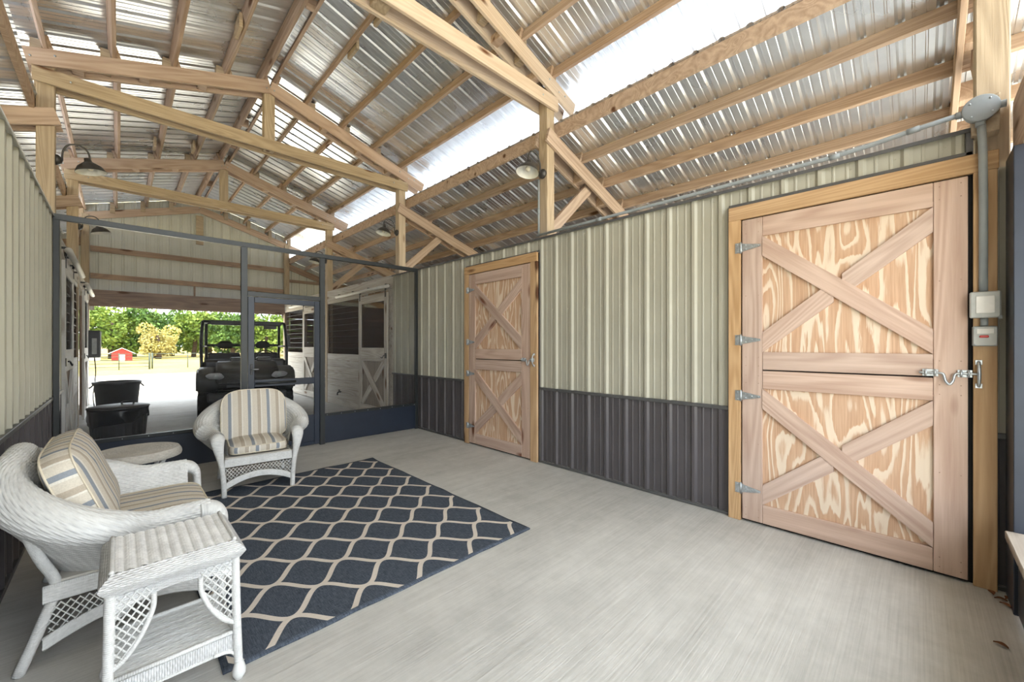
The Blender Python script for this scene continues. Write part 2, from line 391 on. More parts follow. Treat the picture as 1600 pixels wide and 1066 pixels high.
# ---- side walls of the screened room
WALL_Z = 2.765; WNS = 0.915
def wall_run(parent, s, ya, yb, z0, z1, ph):
    x = XR if s > 0 else XL
    for a, b in split(ya, yb, ph):
        if z1 > WNS+0.05: sheet('wall_panel', a, b, ph, (x, max(z0, WNS)), (x, z1), (-s, 0), M['beige'], parent)
        if z0 < WNS: sheet('wainscot_panel', a, b, ph, (x, z0), (x, min(WNS, z1)), (-s, 0), M['charcoal'], parent)
    if z0 < WNS:
        box('wainscot_trim', (x-s*0.030, ya, WNS-0.018), (x, yb, WNS+0.014), M['trim_grey'], parent)
        box('base_trim', (x-s*0.024, ya, 0.004), (x, yb, 0.030), M['trim_grey'], parent)
wr = empty('wall_right', (3.715, 3.4, 0), kind='structure', label='beige ribbed metal wall with charcoal wainscot holding the two plank doors', cat='wall')
PHR = 3.024
wall_run(wr, 1, 4.735, 7.0, 0.03, WALL_Z, PHR); wall_run(wr, 1, 1.125, 3.265, 0.03, WALL_Z, PHR)
wall_run(wr, 1, 3.265, 4.735, 2.605, WALL_Z, PHR); wall_run(wr, 1, -0.235, 1.125, 2.605, WALL_Z, PHR)
wall_run(wr, 1, -0.47, -0.325, 0.03, 2.5, PHR)
prism('cap_trim', [(XR-0.034, WALL_Z-0.022), (XR-0.030, WALL_Z+0.004), (XR+0.11, WALL_Z+0.018), (XR+0.11, WALL_Z+0.010), (XR-0.026, WALL_Z-0.006), (XR-0.028, WALL_Z-0.022)], -0.235, 7.0, M['trim_grey'], wr)
for y0, y1 in ((3.265, 4.735), (-0.235, 1.125)):
    if y1 < 2: box('door_trim', (XR-0.026, y0, 2.603), (XR, y1, 2.628), M['trim_grey'], wr)
    else: box('door_trim', (XR-0.026, y0, 2.603), (XR, y1, 2.618), M['trim_grey'], wr)
    for y in ((y0, y1) if y0 > 0 else (y1,)):
        zt = 2.61; q = 0.016
        box('door_trim', (XR-0.026, y-q/2, 0.0), (XR, y+q/2, zt), M['trim_grey'], wr)
box('door_trim', (XR-0.026, -0.236, 2.60), (XR, -0.205, WALL_Z), M['trim_grey'], wr)
for z in (1.6, 2.68):
    pass
sv = []
for y in [PHR-PIT*k+0.055 for k in range(-18, 16)]:
    for z in (0.97, 1.87, 2.70):
        if (3.25 < y < 4.75 or -0.24 < y < 1.13) and z < 2.62: continue
        if -0.22 < y < 6.95: sv.append(tube_vf([(XR, y, z), (XR-0.006, y, z)], 0.006, 6))
sm = join(sv); o = mk('screw_heads', pyd('screws', sm[0], sm[1]), M['beige'], wr); o['kind'] = 'stuff'
# girts behind the right wall
for z in (0.7, 1.6, 2.65): box('girt', (XR+0.001, 1.13, z), (XR+0.019, 3.26, z+0.09), M['purlin'], wr)
wl = empty('wall_left', (-0.495, 3.3, 0), kind='structure', label='beige ribbed metal wall with charcoal wainscot behind the wicker seats', cat='wall')
PHL = 3.06
wall_run(wl, -1, -0.45, 7.0, 0.03, WALL_Z, PHL)
prism('cap_trim', [(XL+0.034, WALL_Z-0.022), (XL+0.030, WALL_Z+0.004), (XL-0.11, WALL_Z+0.018), (XL-0.11, WALL_Z+0.010), (XL+0.026, WALL_Z-0.006), (XL+0.028, WALL_Z-0.022)], -0.45, 7.0, M['white_paint'], wl)
sv = []
for y in [PHL+PIT*k+0.055 for k in range(0, 17)]:
    for z in (0.97, 1.87, 2.70): sv.append(tube_vf([(XL, y, z), (XL+0.006, y, z)], 0.006, 6))
sm = join(sv); o = mk('screw_heads', pyd('screws', sm[0], sm[1]), M['beige'], wl); o['kind'] = 'stuff'

# ---- roof: sheets, purlins, beams
ce = empty('ceiling', (RX, 6.5, 5.3), kind='structure', label='underside of the galvanised metal barn roof with its timber purlins', cat='roof')
PD, PT = 0.14, 0.038
ZS = ZC+0.146
nm = Vector((SLOPE, 1)).normalized()
for s in (1, -1):
    for a, b in split(YN, YF, 0.1):
        sheet('roof_sheet', a, b, 0.1, (RX+s*0.01, ZS), (RX+s*3.15, ZS-SLOPE*3.14), (s*nm.x, nm.y), M['galv'], ce)
nl = Vector((LSL, 1)).normalized()
xb0 = 2.265                                   # eave beam offset from ridge
zl = lambda o: LZ0-LSL*(o-xb0)                # lean-to sheet height
for s in (1, -1):
    for a, b in split(YN, YF, 0.1):
        sheet('lean_to_sheet', a, b, 0.1, (RX+s*2.25, zl(2.25)), (RX+s*5.95, zl(5.95)), (s*nl.x, nl.y), M['galv'], ce)
bays = [(YN+0.1, POSTS[0])]+list(zip(POSTS, POSTS[1:]))
def purlin(o, s, lean, y0, y1, alt):
    x = RX+s*o
    if lean: zt = zl(o)-0.003; sl = LSL
    else: zt = ZS-SLOPE*o-0.003; sl = SLOPE
    ang = math.atan(sl)*s
    c = Vector((x+alt*0.02, 0, zt-PD/2-alt*s*0.02*sl)); ctr = c-Vector((math.sin(ang)*0.0, 0, 0))
    beam('purlin', (ctr.x, y0-0.11, ctr.z), (ctr.x, y1+0.11, ctr.z), PD, PT, (math.cos(ang), 0, -math.sin(ang)), M['purlin'], ce)
for i, (y0, y1) in enumerate(bays):
    alt = 1 if i % 2 else -1
    for s in (1, -1):
        for o in (0.085, 0.53, 1.09, 1.65, 2.19): purlin(o, s, False, max(y0, YN+0.12), min(y1, YF-0.12), alt)
        for o in (2.80, 3.33, 3.85, 4.4, 4.95, 5.5): purlin(o, s, True, max(y0, YN+0.12), min(y1, YF-0.12), alt)
for s in (1, -1):
    for y0, y1 in [(YN+0.02, POSTS[0])]+list(zip(POSTS, POSTS[1:])):
        x = RX+s*2.29
        box('eave_beam', (x-0.019, y0+0.002, 4.035), (x+0.019, y1-0.002, 4.195), M['purlin'], ce)
for i in range(1, 5):
    y = POSTS[i]
    for s in (1, -1):
        for o in (0.53, 1.09, 1.65, 2.19):
            x = RX+s*(o+0.075); box('purlin_block', (x-0.045, y-0.060, Z(o)-0.17), (x+0.045, y+0.060, Z(o)+0.10), M['post'], ce)
for y in (2.2, 5.0, 8.5, 9.6, 12.3): box('ridge_block', (RX-0.062, y-0.02, ZS-0.165), (RX+0.062, y+0.02, ZS-0.03), M['purlin'], ce)
for s, o, y in ((-1, 1.11, 4.55), (1, 0.50, 5.1), (1, 0.50, 4.35), (-1, 0.55, 5.7), (-1, 0.55, 9.8), (-1, 1.11, 9.7)):
    x = RX+s*(o+0.04); box('scab_block', (x-0.019, y-0.14, ZS-SLOPE*o-0.20), (x+0.019, y+0.14, ZS-SLOPE*o-0.03), M['post'], ce)

for s in (1, -1):
    x = RX+s*3.13; box('eave_light_block', (x-0.019, YN, ZS-SLOPE*3.14-0.27), (x+0.019, YF, ZS-SLOPE*3.14-0.006), M['purlin'], ce)  # unseen boards added under the eaves to cut light through the gap
# ---- trusses
def truss(y, label, new=False):  # new selects the lumber colour with sunlight put in
    t = empty('roof_truss', (RX, y, 4.35), label=label, cat='truss', group='roof trusses across the aisle')
    tm, bm_ = (M['truss_sunlit'], M['truss_sunlit']) if new else (M['truss'], M['post'])
    nz = Vector((SLOPE, 1)).normalized()
    for dy in (-0.092, 0.092):
        for s in (1, -1):
            o1 = 2.62; d = 0.092
            beam('top_chord', (RX, y+dy, Z(0)-d*1.045), (RX+s*o1, y+dy, Z(o1)-d*1.045), 0.184, 0.038, (0, 1, 0), tm, t)
        beam('bottom_chord', (RX-2.29, y+dy*1.02, 4.435), (RX+2.29, y+dy*1.02, 4.435), 0.165, 0.036, (0, 1, 0), bm_, t)
    beam('king_post', (RX, y, 4.37), (RX, y, 5.32), 0.14, 0.135, (0, 1, 0), M['post'], t)
    for s in (1, -1):
        for o in (0.8, 1.38, 1.95): box('spacer_block', (RX+s*o-0.05, y-0.072, Z(o)-0.185), (RX+s*o+0.05, y+0.072, Z(o)-0.10), M['purlin'], t)
    for q in [(RX, 5.30), (RX-0.05, 5.26), (RX+0.05, 5.26)]+[(RX+s*o, z) for s in (1, -1) for o, z in ((2.0, 4.44), (2.12, 4.68), (2.3, 4.60), (2.42, 4.60))]:
        tube('bolt_head', [(q[0], y-0.110, q[1]), (q[0], y-0.118, q[1])], 0.011, M['zinc'], t, 6)
truss(POSTS[1], 'bright timber roof truss with sunlight in its colour above the far plank door', True)
truss(POSTS[2], 'weathered roof truss just beyond the screen partition top')
truss(POSTS[3], 'weathered roof truss over the stalls in front of the gable wall')
# ---- posts
def post(s, i, label, top=4.62):
    x = PX[s]; y = POSTS[i]
    p = beam('timber_post', (x, y, 0), (x, y, top), 0.14, 0.138, (0, 1, 0), M['post'], None, ch=0.006)
    return tag(p, label, 'post', 'squared timber posts carrying the trusses')
post(1, 0, 'squared timber post behind the grey junction box at the near plank door', 4.2)
post(1, 1, 'squared timber post with a barn lamp rising between the two plank doors')
post(1, 2, 'squared timber post above the metal siding beside the near sliding stall door')
post(1, 3, 'squared timber post between the two whitewashed stalls')
post(1, 4, 'squared timber post at the gable opening next to the whitewashed stalls')
post(-1, 2, 'squared timber post above the plain metal wall beside the striped settee')
post(-1, 3, 'squared timber post between the stalls facing the whitewashed ones')
post(-1, 4, 'squared timber post at the gable opening beside the black tubs')
# ---- lean-to rafters with knee braces
def leanto(s, i, label, brace=True):
    y = POSTS[i]; t = empty('lean_to_rafter', (RX+s*2.2, y, 3.9), label=label, cat='rafter', group='lean-to rafters')
    zr = lambda o: zl(o)-0.15
    o0, o1 = 2.10, 5.8
    for dy in (-0.092, 0.092):
        beam('rafter_plank', (RX+s*o0, y+dy, zr(o0)-0.09), (RX+s*o1, y+dy, zr(o1)-0.09), 0.184, 0.038, (0, 1, 0), M['purlin'], t)
    for o in (2.9, 3.45, 3.9): box('spacer_block', (RX+s*o-0.06, y-0.072, zr(o)-0.17), (RX+s*o+0.06, y+0.072, zr(o)-0.02), M['purlin'], t)
    if brace: beam('knee_brace', (RX+s*2.24, y, 2.86), (RX+s*3.13, y, 3.68), 0.14, 0.05, (0, 1, 0), M['purlin'], t)
leanto(1, 0, 'sunlit lean-to rafter beside the near post with the junction box')
leanto(1, 1, 'lean-to rafter with knee brace on the post between the plank doors')
leanto(1, 2, 'lean-to rafter with knee brace above the siding by the near stall')
leanto(1, 3, 'lean-to rafter with knee brace on the post between the whitewashed stalls')
leanto(-1, 2, 'lean-to rafter on the post above the wall behind the striped settee', False)
leanto(-1, 3, 'lean-to rafter on the post between the stalls facing the whitewashed ones', False)

# ---- far gable wall
wb = empty('wall_back', (RX, 14.13, 2.43), kind='structure', label='gable end wall of pale metal siding above the open barn doorway', cat='wall')
YG = 14.19
def gable_top(x):
    o = abs(x-RX); return ZS-SLOPE*o-0.002 if o < 2.25 else zl(o)-0.002
x = RX-5.7; k = 0
while x < RX+5.7-0.01:
    x1 = min(x+PIT*2, RX+5.7)
    pr = profile(x, x1, 0.3); V = []; F = []
    zb = 2.45 if (-0.5 < (x+x1)/2 < 3.72) else 2.3
    for q, h in pr: V += [(q, YG+h, zb), (q, YG+h, gable_top(q))]
    for i in range(len(pr)-1): F.append((2*i, 2*i+1, 2*i+3, 2*i+2))
    mk('gable_panel', pyd('gable_panel', V, F), M['gable'], wb); x = x1
yg = YG-0.02
box('header_beam', (-0.52, yg-0.13, 2.43), (3.74, yg-0.09, 2.80), M['brown_wood'], wb); box('header_beam', (-0.52, yg-0.04, 2.40), (3.74, yg, 2.70), M['brown_wood'], wb)
beam('girt', (-0.5, yg-0.07, 3.80), (3.72, yg-0.07, 3.80), 0.14, 0.038, (0, 1, 0), M['brown_wood'], wb); beam('girt', (-0.5, yg-0.05, 3.14), (3.72, yg-0.05, 3.14), 0.13, 0.038, (0, 1, 0), M['brown_wood'], wb)
for zz in (3.0, 3.5): beam('girt', (3.88, yg-0.03, zz), (7.2, yg-0.03, zz), 0.09, 0.038, (0, 1, 0), M['brown_wood'], wb)
for xx in (1.50, 3.0): box('blocking', (xx-0.02, yg-0.06, 2.8), (xx+0.02, yg-0.02, 3.08), M['brown_wood'], wb)
for s in (1, -1):
    beam('rake_chord', (RX, yg-0.06, Z(0)-0.16), (RX+s*2.6, yg-0.06, Z(2.6)-0.16), 0.184, 0.04, (0, 1, 0), M['truss'], wb)
    beam('rake_chord', (RX+s*2.2, yg-0.06, zl(2.2)-0.26), (RX+s*5.6, yg-0.06, zl(5.6)-0.26), 0.184, 0.04, (0, 1, 0), M['brown_wood'], wb)
box('king_post', (RX-0.08, yg-0.11, 4.25), (RX+0.08, yg-0.05, 5.05), M['post'], wb)
# outer walls of the lean-tos: boards up to a light gap
for s, nme in ((1, 'wall_outer_right'), (-1, 'wall_outer_left')):
    t = empty(nme, (RX+s*5.72, 7, 0), kind='structure', label='brown boarded outer wall of the stalls behind the %s' % ('whitewashed stall fronts' if s > 0 else 'plain metal wall'), cat='wall')
    for kk in range(11):
        box('board', (RX+s*5.70-0.012, -0.4, 0.01+kk*0.2), (RX+s*5.70+0.012, 14.2, 0.197+kk*0.2), M['dark_board'], t)
prism('ridge_cap', [(RX-0.2, ZS-0.2*SLOPE+0.024), (RX, ZS+0.026), (RX+0.2, ZS-0.2*SLOPE+0.024), (RX+0.2, ZS-0.2*SLOPE+0.028), (RX, ZS+0.032), (RX-0.2, ZS-0.2*SLOPE+0.028)], YN, YF, M['galv'], ce)

# ------------------------------------------------------------------ plank doors
def screw(name, p, mat, parent, d=(-1, 0, 0), r=0.006):
    p = Vector(p); return tube(name, [p, p+Vector(d)*0.004], r, mat, parent, 6)
def plank_door(name, label, y1, y0, jamb_r):
    """hinged on the side of the larger y; leaf from y1 down to y0, face towards -x"""
    d = empty(name, (3.69, (y0+y1)/2, 0), label=label, cat='door', kind='structure')
    W = M['door_wood']; xf, xb = 3.664, 3.686; zb, zt = 0.022, 2.474; sw = 0.148
    F_ = M['door_frame']
    # frame
    beam('jamb', (3.675, y1+0.055, 0), (3.675, y1+0.055, zt+0.01), 0.092, 0.032, (1, 0, 0), F_, d)
    if jamb_r: beam('jamb', (3.675, y0-0.065, 0), (3.675, y0-0.065, zt+0.01), 0.112, 0.032, (1, 0, 0), F_, d)
    else: beam('jamb', (3.678, y0-0.066, 0), (3.678, y0-0.066, zt+0.03), 0.094, 0.03, (1, 0, 0), F_, d)
    beam('frame_header', (3.675, y1+0.10, zt+0.066), (3.675, y0-0.118, zt+0.066), 0.112, 0.034, (1, 0, 0), F_, d)
    box('gap_shade_backing', (3.70, y0-0.135 if jamb_r else y0-0.105, 0.0), (3.745, y1+0.105, zt+0.12), M['dark_gap'], d)  # dark sheet added behind the leaf, blocks light slits and paints gap shade
    # leaf
    ym = [y1-sw, y0+sw]
    for zz0, zz1 in ((0.16, 1.13), (1.36, 2.36)):
        beam('plywood_panel', (3.693, (ym[0]+ym[1])/2, zz0), (3.693, (ym[0]+ym[1])/2, zz1), ym[0]-ym[1]+0.06, 0.012, (1, 0, 0), M['plywood'], d)
    for ya, yb in ((y1, ym[0]), (ym[1], y0)):
        beam('stile', ((xf+xb)/2, (ya+yb)/2, zb), ((xf+xb)/2, (ya+yb)/2, zt), abs(ya-yb)-0.004, xb-xf, (1, 0, 0), W, d)
    for za, zz in ((2.322, zt), (1.252, 1.392), (1.098, 1.242), (zb, 0.168)):
        beam('rail', ((xf+xb)/2, ym[0], (za+zz)/2), ((xf+xb)/2, ym[1], (za+zz)/2), zz-za, xb-xf, (1, 0, 0), W, d)
    for lo, hi in ((1.392, 2.322), (0.168, 1.098)):
        # each brace is a mitred parallelogram between the stiles
        bw = 0.158; a, b = ym
        def par(n_, P, x0, x1):
            # local X along the brace
            p0 = Vector((0, (P[0][0]+P[3][0])/2, (P[0][1]+P[3][1])/2)); p1 = Vector((0, (P[1][0]+P[2][0])/2, (P[1][1]+P[2][1])/2))
            Mx, L = frame(p0, p1, (1, 0, 0)); Mx.translation = (p0+p1)/2+Vector(((x0+x1)/2, 0, 0)); inv = Mx.inverted()
            V = [inv @ Vector((xx, q[0], q[1])) for xx in (x0, x1) for q in P]
            Fc = [(0, 1, 2, 3), (7, 6, 5, 4)]+[(i, 4+i, 4+(i+1) % 4, (i+1) % 4) for i in range(4)]
            me = pyd(n_, V, Fc); bm = bmesh.new(); bm.from_mesh(me); bmesh.ops.recalc_face_normals(bm, faces=bm.faces); bm.to_mesh(me); bm.free()
            mk(n_, me, W, d, Mx)
        par('brace', [(a, hi), (b, lo+bw), (b, lo), (a, hi-bw)], 3.660, 3.684)
        # the other diagonal is cut in two around it
        f = lambda y: lo+(hi-lo-bw)*(a-y)/(a-b)
        yc = (a+b)/2; hw = 0.158
        ya_, yb_ = yc+hw*0.15, yc-hw*0.15
        par('brace', [(a, lo+bw), (ya_, f(ya_)+bw), (ya_, f(ya_)), (a, lo)], 3.665, 3.686)
        par('brace', [(yb_, f(yb_)+bw), (b, hi), (b, hi-bw), (yb_, f(yb_))], 3.665, 3.686)
    # hinges
    for z in (2.25, 1.49, 1.032, 0.27):
        h = empty('hinge', (3.66, y1, z), parent=d); zx = xf-0.004
        box('leaf_plate', (3.655, y1+0.012, z-0.042), (3.659, y1+0.048, z+0.042), M['zinc'], h, ch=0.001)
        tube('pin', [(3.655, y1+0.006, z-0.046), (3.655, y1+0.006, z+0.046)], 0.007, M['zinc'], h, 8)
        prism('strap', [(y1, z+0.036), (y1-0.02, z+0.030), (y1-0.135, z+0.008), (y1-0.135, z-0.008), (y1-0.02, z-0.030), (y1, z-0.036)], zx-0.003, zx, M['zinc'], h, plane='yz')
        for k_, (dy, dz) in enumerate(((-0.03, 0.016), (-0.03, -0.016), (-0.075, 0.0), (-0.12, 0.0), (0.03, 0.028), (0.03, -0.028))):
            screw('screw', (zx-0.003 if dy < 0 else 3.655, y1+dy, z+dz), M['zinc'], h, r=0.005)
    # nail heads on stiles and rails
    sv = []
    for yy in (y1-0.03, y1-0.12, y0+0.03, y0+0.12):
        for zz in (0.06, 0.12, 1.14, 1.20, 1.28, 1.35, 2.36, 2.44, 0.65, 1.85): sv.append(tube_vf([(xf, yy, zz), (xf-0.0012, yy, zz)], 0.0035, 6))
    q = join(sv); o = mk('nail_heads', pyd('nails', q[0], q[1]), M['brown_wood'], d); o['kind'] = 'stuff'
    return d
def slide_bolt(d, y, z, far):
    b = empty('slide_bolt', (3.655, y, z), parent=d)
    box('bolt_plate', (3.652, y-0.035, z-0.022), (3.658, y+0.035, z+0.022), M['zinc'], b, ch=0.001)
    box('bolt_plate', (3.652, y-0.175, z-0.022), (3.658, y-0.115, z+0.022), M['zinc'], b, ch=0.001)
    tube('bolt_rod', smooth_path([(3.645, y+0.05, z), (3.645, y-0.035, z), (3.644, y-0.056, z-0.008), (3.638, y-0.064, z-0.045), (3.634, y-0.080, z-0.068), (3.638, y-0.096, z-0.045), (3.644, y-0.104, z-0.008), (3.645, y-0.125, z), (3.645, y-far, z)], 5), 0.007, M['zinc'], b, 8)
    for yy in (y-0.02, y+0.02, y-0.13, y-0.16): tube('keeper', [(3.656, yy, z-0.02), (3.640, yy, z-0.014), (3.636, yy, z), (3.640, yy, z+0.014), (3.656, yy, z+0.02)], 0.005, M['zinc'], b, 6)
    yk = y-far+0.01; tube('bow_handle', smooth_path([(3.659, yk, z-0.075), (3.64, yk, z-0.06), (3.625, yk, z-0.02), (3.625, yk, z+0.02), (3.64, yk, z+0.06), (3.659, yk, z+0.075)], 4), 0.008, M['zinc'], b, 8)
    for zz in (z-0.07, z+0.07): box('foot_plate', (3.652, yk-0.014, zz-0.014), (3.660, yk+0.014, zz+0.014), M['zinc'], b, ch=0.001)
d1 = plank_door('door_1', 'cross braced plank door near the screen partition with flame grained plywood', 4.631, 3.405, True); slide_bolt(d1, 3.50, 1.262, 0.18)
d2 = plank_door('door_2', 'large cross braced plank door beside the junction box and conduit', 1.019, -0.215, False); slide_bolt(d2, -0.055, 1.275, 0.21)

# ------------------------------------------------------------------ electrical fittings by the near door
xj = 3.655
o = box('mounting_block', (3.64, -0.335, 2.70), (3.735, -0.225, 2.92), M['post'], None); tag(o, 'small timber block behind the round grey junction box', 'block')
jb = empty('junction_box', (3.64, -0.258, 2.835), label='round grey plastic junction box at the corner above the near plank door', cat='junction box')
lathe('body', [(0, 0.0), (0.068, 0.0), (0.068, 0.045), (0.0, 0.045)], M['pvc'], jb, 28, Matrix.Translation((3.64, -0.258, 2.835)) @ Matrix.Rotation(R(-90), 4, 'Y'))
lathe('cover', [(0, 0.045), (0.076, 0.045), (0.076, 0.053), (0.07, 0.057), (0, 0.057)], M['pvc'], jb, 28, Matrix.Translation((3.64, -0.258, 2.835)) @ Matrix.Rotation(R(-90), 4, 'Y'))
for k_ in range(4):
    a = k_*math.pi/2+0.7; screw('screw', (3.583, -0.258+0.056*math.cos(a), 2.835+0.056*math.sin(a)), M['zinc'], jb, r=0.005)
for dy, dz in ((0.085, 0.0), (-0.085, 0.0), (0, -0.085)): tube('hub', [(3.615, -0.258+dy*0.7, 2.835+dz*0.7), (3.615, -0.258+dy*1.15, 2.835+dz*1.15)], 0.021, M['pvc'], jb, 14)
def conduit(label, pts, r=0.0155, couplings=()):
    c = empty('conduit', pts[-1], label=label, cat='conduit'); tube('pipe', pts, r, M['pvc'], c, 12)
    for i in couplings:
        p = Vector(pts[i]); q = (Vector(pts[min(i+1, len(pts)-1)])-Vector(pts[max(i-1, 0)])).normalized(); tube('coupling', [p-q*0.03, p+q*0.03], r*1.25, M['pvc'], c, 12)
    return c
conduit('upright grey conduit running from junction box down to the outlet boxes', [(3.615, -0.262, 2.742), (3.62, -0.268, 2.6), (3.64, -0.272, 2.3), (3.645, -0.272, 1.765)], 0.019)
conduit('grey conduit running along the top of the metal wall from junction box', [(3.615, -0.165, 2.835), (3.630, 0.02, 2.826), (3.655, 0.22, 2.812), (3.669, 0.42, 2.803), (3.672, 1.2, 2.800), (3.672, 2.4, 2.798), (3.672, 3.30, 2.796)], 0.0155, (1, 3, 5))
conduit('white conduit climbing the lamp post between the plank doors', [(3.722, 3.308, 3.50), (3.722, 3.308, 3.1), (3.722, 3.308, 2.80)], 0.013, (1,))
ob = empty('outlet_box', (3.66, -0.278, 1.62), label='grey weatherproof outlet box with clear bubble cover', cat='outlet box')
box('back_box', (3.625, -0.330, 1.615), (3.662, -0.222, 1.755), M['pvc'], ob, ch=0.006); box('cover_frame', (3.600, -0.336, 1.608), (3.626, -0.216, 1.762), M['pvc_light'], ob, ch=0.008)
box('window', (3.594, -0.312, 1.635), (3.601, -0.240, 1.735), M['white_paint'], ob, ch=0.004); box('latch', (3.592, -0.340, 1.60), (3.61, -0.325, 1.62), M['pvc'], ob)
tube('nipple', [(3.642, -0.275, 1.614), (3.642, -0.275, 1.562)], 0.016, M['pvc'], ob, 10)
sb = empty('switch_box', (3.66, -0.278, 1.44), label='small pale switch box with a red lever under the outlet box', cat='switch box')
box('back_box', (3.622, -0.325, 1.442), (3.662, -0.228, 1.560), M['pvc'], sb, ch=0.005); box('cover_plate', (3.616, -0.322, 1.446), (3.623, -0.231, 1.556), M['pvc_light'], sb, ch=0.003)
box('lever', (3.606, -0.290, 1.492), (3.617, -0.255, 1.506), M['red'], sb); box('rating_label', (3.614, -0.31, 1.515), (3.617, -0.245, 1.545), M['white_paint'], sb, ch=0.001)
for yy, zz in ((-0.315, 1.452), (-0.238, 1.452), (-0.315, 1.55), (-0.238, 1.55)): screw('screw', (3.616, yy, zz), M['zinc'], sb, r=0.004)

# ------------------------------------------------------------------ far screen partition
sp_ = empty('screen_partition', (RX, YS, 0), label='dark framed insect screen partition with navy kick panels across the aisle', cat='screen wall')
B, NV = M['bronze'], M['navy']; xa, xb = XL+0.022, XR-0.022
def bar(n_, x0, x1, z0, z1, mat=B, dep=0.05, parent=None, y=YS): return box(n_, (x0, y-dep/2, z0), (x1, y+dep/2, z1), mat, parent or sp_, ch=0.003)
bar('top_rail', xa, xb, 2.712, 2.772)
for x0, x1 in ((xa, xa+0.045), (xb-0.045, xb)): bar('jamb', x0, x1, 0.0, 2.712)
for x0, x1 in ((1.115, 1.185), (2.078, 2.146)): bar('mullion', x0, x1, 0.0, 2.712)
bar('door_header', 1.185, 2.078, 2.085, 2.145)
for x0, x1 in ((xa+0.045, 1.115), (2.146, xb-0.045)):
    bar('sill_rail', x0, x1, 0.405, 0.445); bar('kick_panel', x0, x1, 0.012, 0.405, NV, 0.03)
    bar('screen_mesh', x0, x1, 0.445, 2.712, M['screen'], 0.002)
    nscr = int((x1-x0)/0.2)
    for k_ in range(nscr+1): screw('screw', (x0+0.03+k_*(x1-x0-0.06)/nscr, YS-0.026, 0.425), M['zinc'], sp_, (0, -1, 0), 0.005)
bar('screen_mesh', 1.185, 2.078, 2.145, 2.712, M['screen'], 0.002)
sdoor = empty('screen_door', (1.63, YS-0.03, 0), label='dark framed screen door with mid rail and lever handle in the partition', cat='door')
yd = YS-0.004
def dbar(n_, x0, x1, z0, z1, mat=NV, dep=0.034): return box(n_, (x0, yd-dep/2, z0), (x1, yd+dep/2, z1), mat, sdoor, ch=0.004)
dbar('stile', 1.190, 1.262, 0.02, 2.078); dbar('stile', 2.002, 2.074, 0.02, 2.078)
dbar('rail', 1.262, 2.002, 2.005, 2.078); dbar('rail', 1.262, 2.002, 0.895, 0.985); dbar('rail', 1.262, 2.002, 0.02, 0.07); dbar('kick_panel', 1.262, 2.002, 0.07, 0.45, NV, 0.02)
dbar('screen_mesh', 1.262, 2.002, 0.985, 2.005, M['screen'], 0.002); dbar('screen_mesh', 1.262, 2.002, 0.45, 0.895, M['screen'], 0.002)
hd = dbar('handle_plate', 1.212, 1.240, 1.06, 1.20, M['black_plastic'], 0.05); tube('lever', [(1.226, yd-0.03, 1.13), (1.226, yd-0.065, 1.13), (1.30, yd-0.07, 1.132)], 0.008, M['zinc'], hd, 8)
tube('closer', [(1.27, yd-0.05, 0.945), (1.75, yd-0.05, 0.945)], 0.016, B, sdoor, 10)
# ---- near screen partition at the corner post
ns = empty('screen_partition', (2.9, -0.42, 0), label='navy framed kick wall with a timber cap beside the near plank door', cat='screen wall')
yn = -0.39
for x0, x1 in ((3.42, 3.69), (1.6, 1.67)): bar('mullion', x0, x1, 0, 2.52, NV, 0.06, ns, yn)
bar('kick_panel', 1.67, 3.42, 0.01, 0.40, NV, 0.03, ns, yn)
beam('timber_cap', (1.67, yn+0.015, 0.425), (3.42, yn+0.015, 0.425), 0.09, 0.04, (0, 0, 1), M['grey_board'], ns)
o = beam('end_header', (-0.6, -0.415, 2.70), (3.73, -0.415, 2.70), 0.34, 0.05, (0, 1, 0), M['truss'], None); tag(o, 'deep timber header running from the corner post over the navy kick wall', 'beam')

# ------------------------------------------------------------------ barn lamps
def barn_lamp(s, i, label):
    x = PX[s]-s*0.071; y = POSTS[i]; z = 3.56
    t = empty('barn_lamp', (x, y, z), label=label, cat='lamp', group='gooseneck barn lamps on the posts'); d = -s
    lathe('wall_mount', [(0, 0), (0.058, 0), (0.058, 0.02), (0.03, 0.05), (0, 0.055)], M['lamp_metal'], t, 18, Matrix.Translation((x, y, z)) @ Matrix.Rotation(R(90)*d, 4, 'Y'))
    hx = x+d*0.27
    tube('gooseneck', smooth_path([(x+d*0.05, y, z+0.0), (x+d*0.055, y, z+0.11), (x+d*0.10, y, z+0.20), (x+d*0.19, y, z+0.22), (x+d*0.25, y, z+0.17), (hx, y, z+0.09)], 5), 0.009, M['lamp_metal'], t, 8)
    tilt = Matrix.Translation((hx, y, z-0.02)) @ Matrix.Rotation(-d*R(12), 4, 'Y')
    sh = lathe('shade', [(0.0, 0.115), (0.03, 0.11), (0.034, 0.075), (0.06, 0.055), (0.105, 0.02), (0.135, -0.035), (0.139, -0.045)], M['lamp_metal'], t, 28, tilt)
    lathe('reflector', [(0.136, -0.045), (0.131, -0.034), (0.10, 0.016), (0.055, 0.048), (0.0, 0.055)], M['lamp_in'], sh, 28, tilt)
    lathe('bulb', [(0, -0.028), (0.02, -0.024), (0.031, -0.004), (0.026, 0.02), (0.014, 0.045), (0, 0.05)], M['bulb'], sh, 14, tilt)
barn_lamp(1, 1, 'gooseneck barn lamp on the post between the plank doors')
barn_lamp(1, 2, 'gooseneck barn lamp above the metal siding by the near stall')
barn_lamp(1, 3, 'gooseneck barn lamp on the post between the whitewashed stalls')
barn_lamp(-1, 2, 'gooseneck barn lamp on the post above the plain metal wall')
barn_lamp(-1, 3, 'gooseneck barn lamp on the post facing the whitewashed stalls')

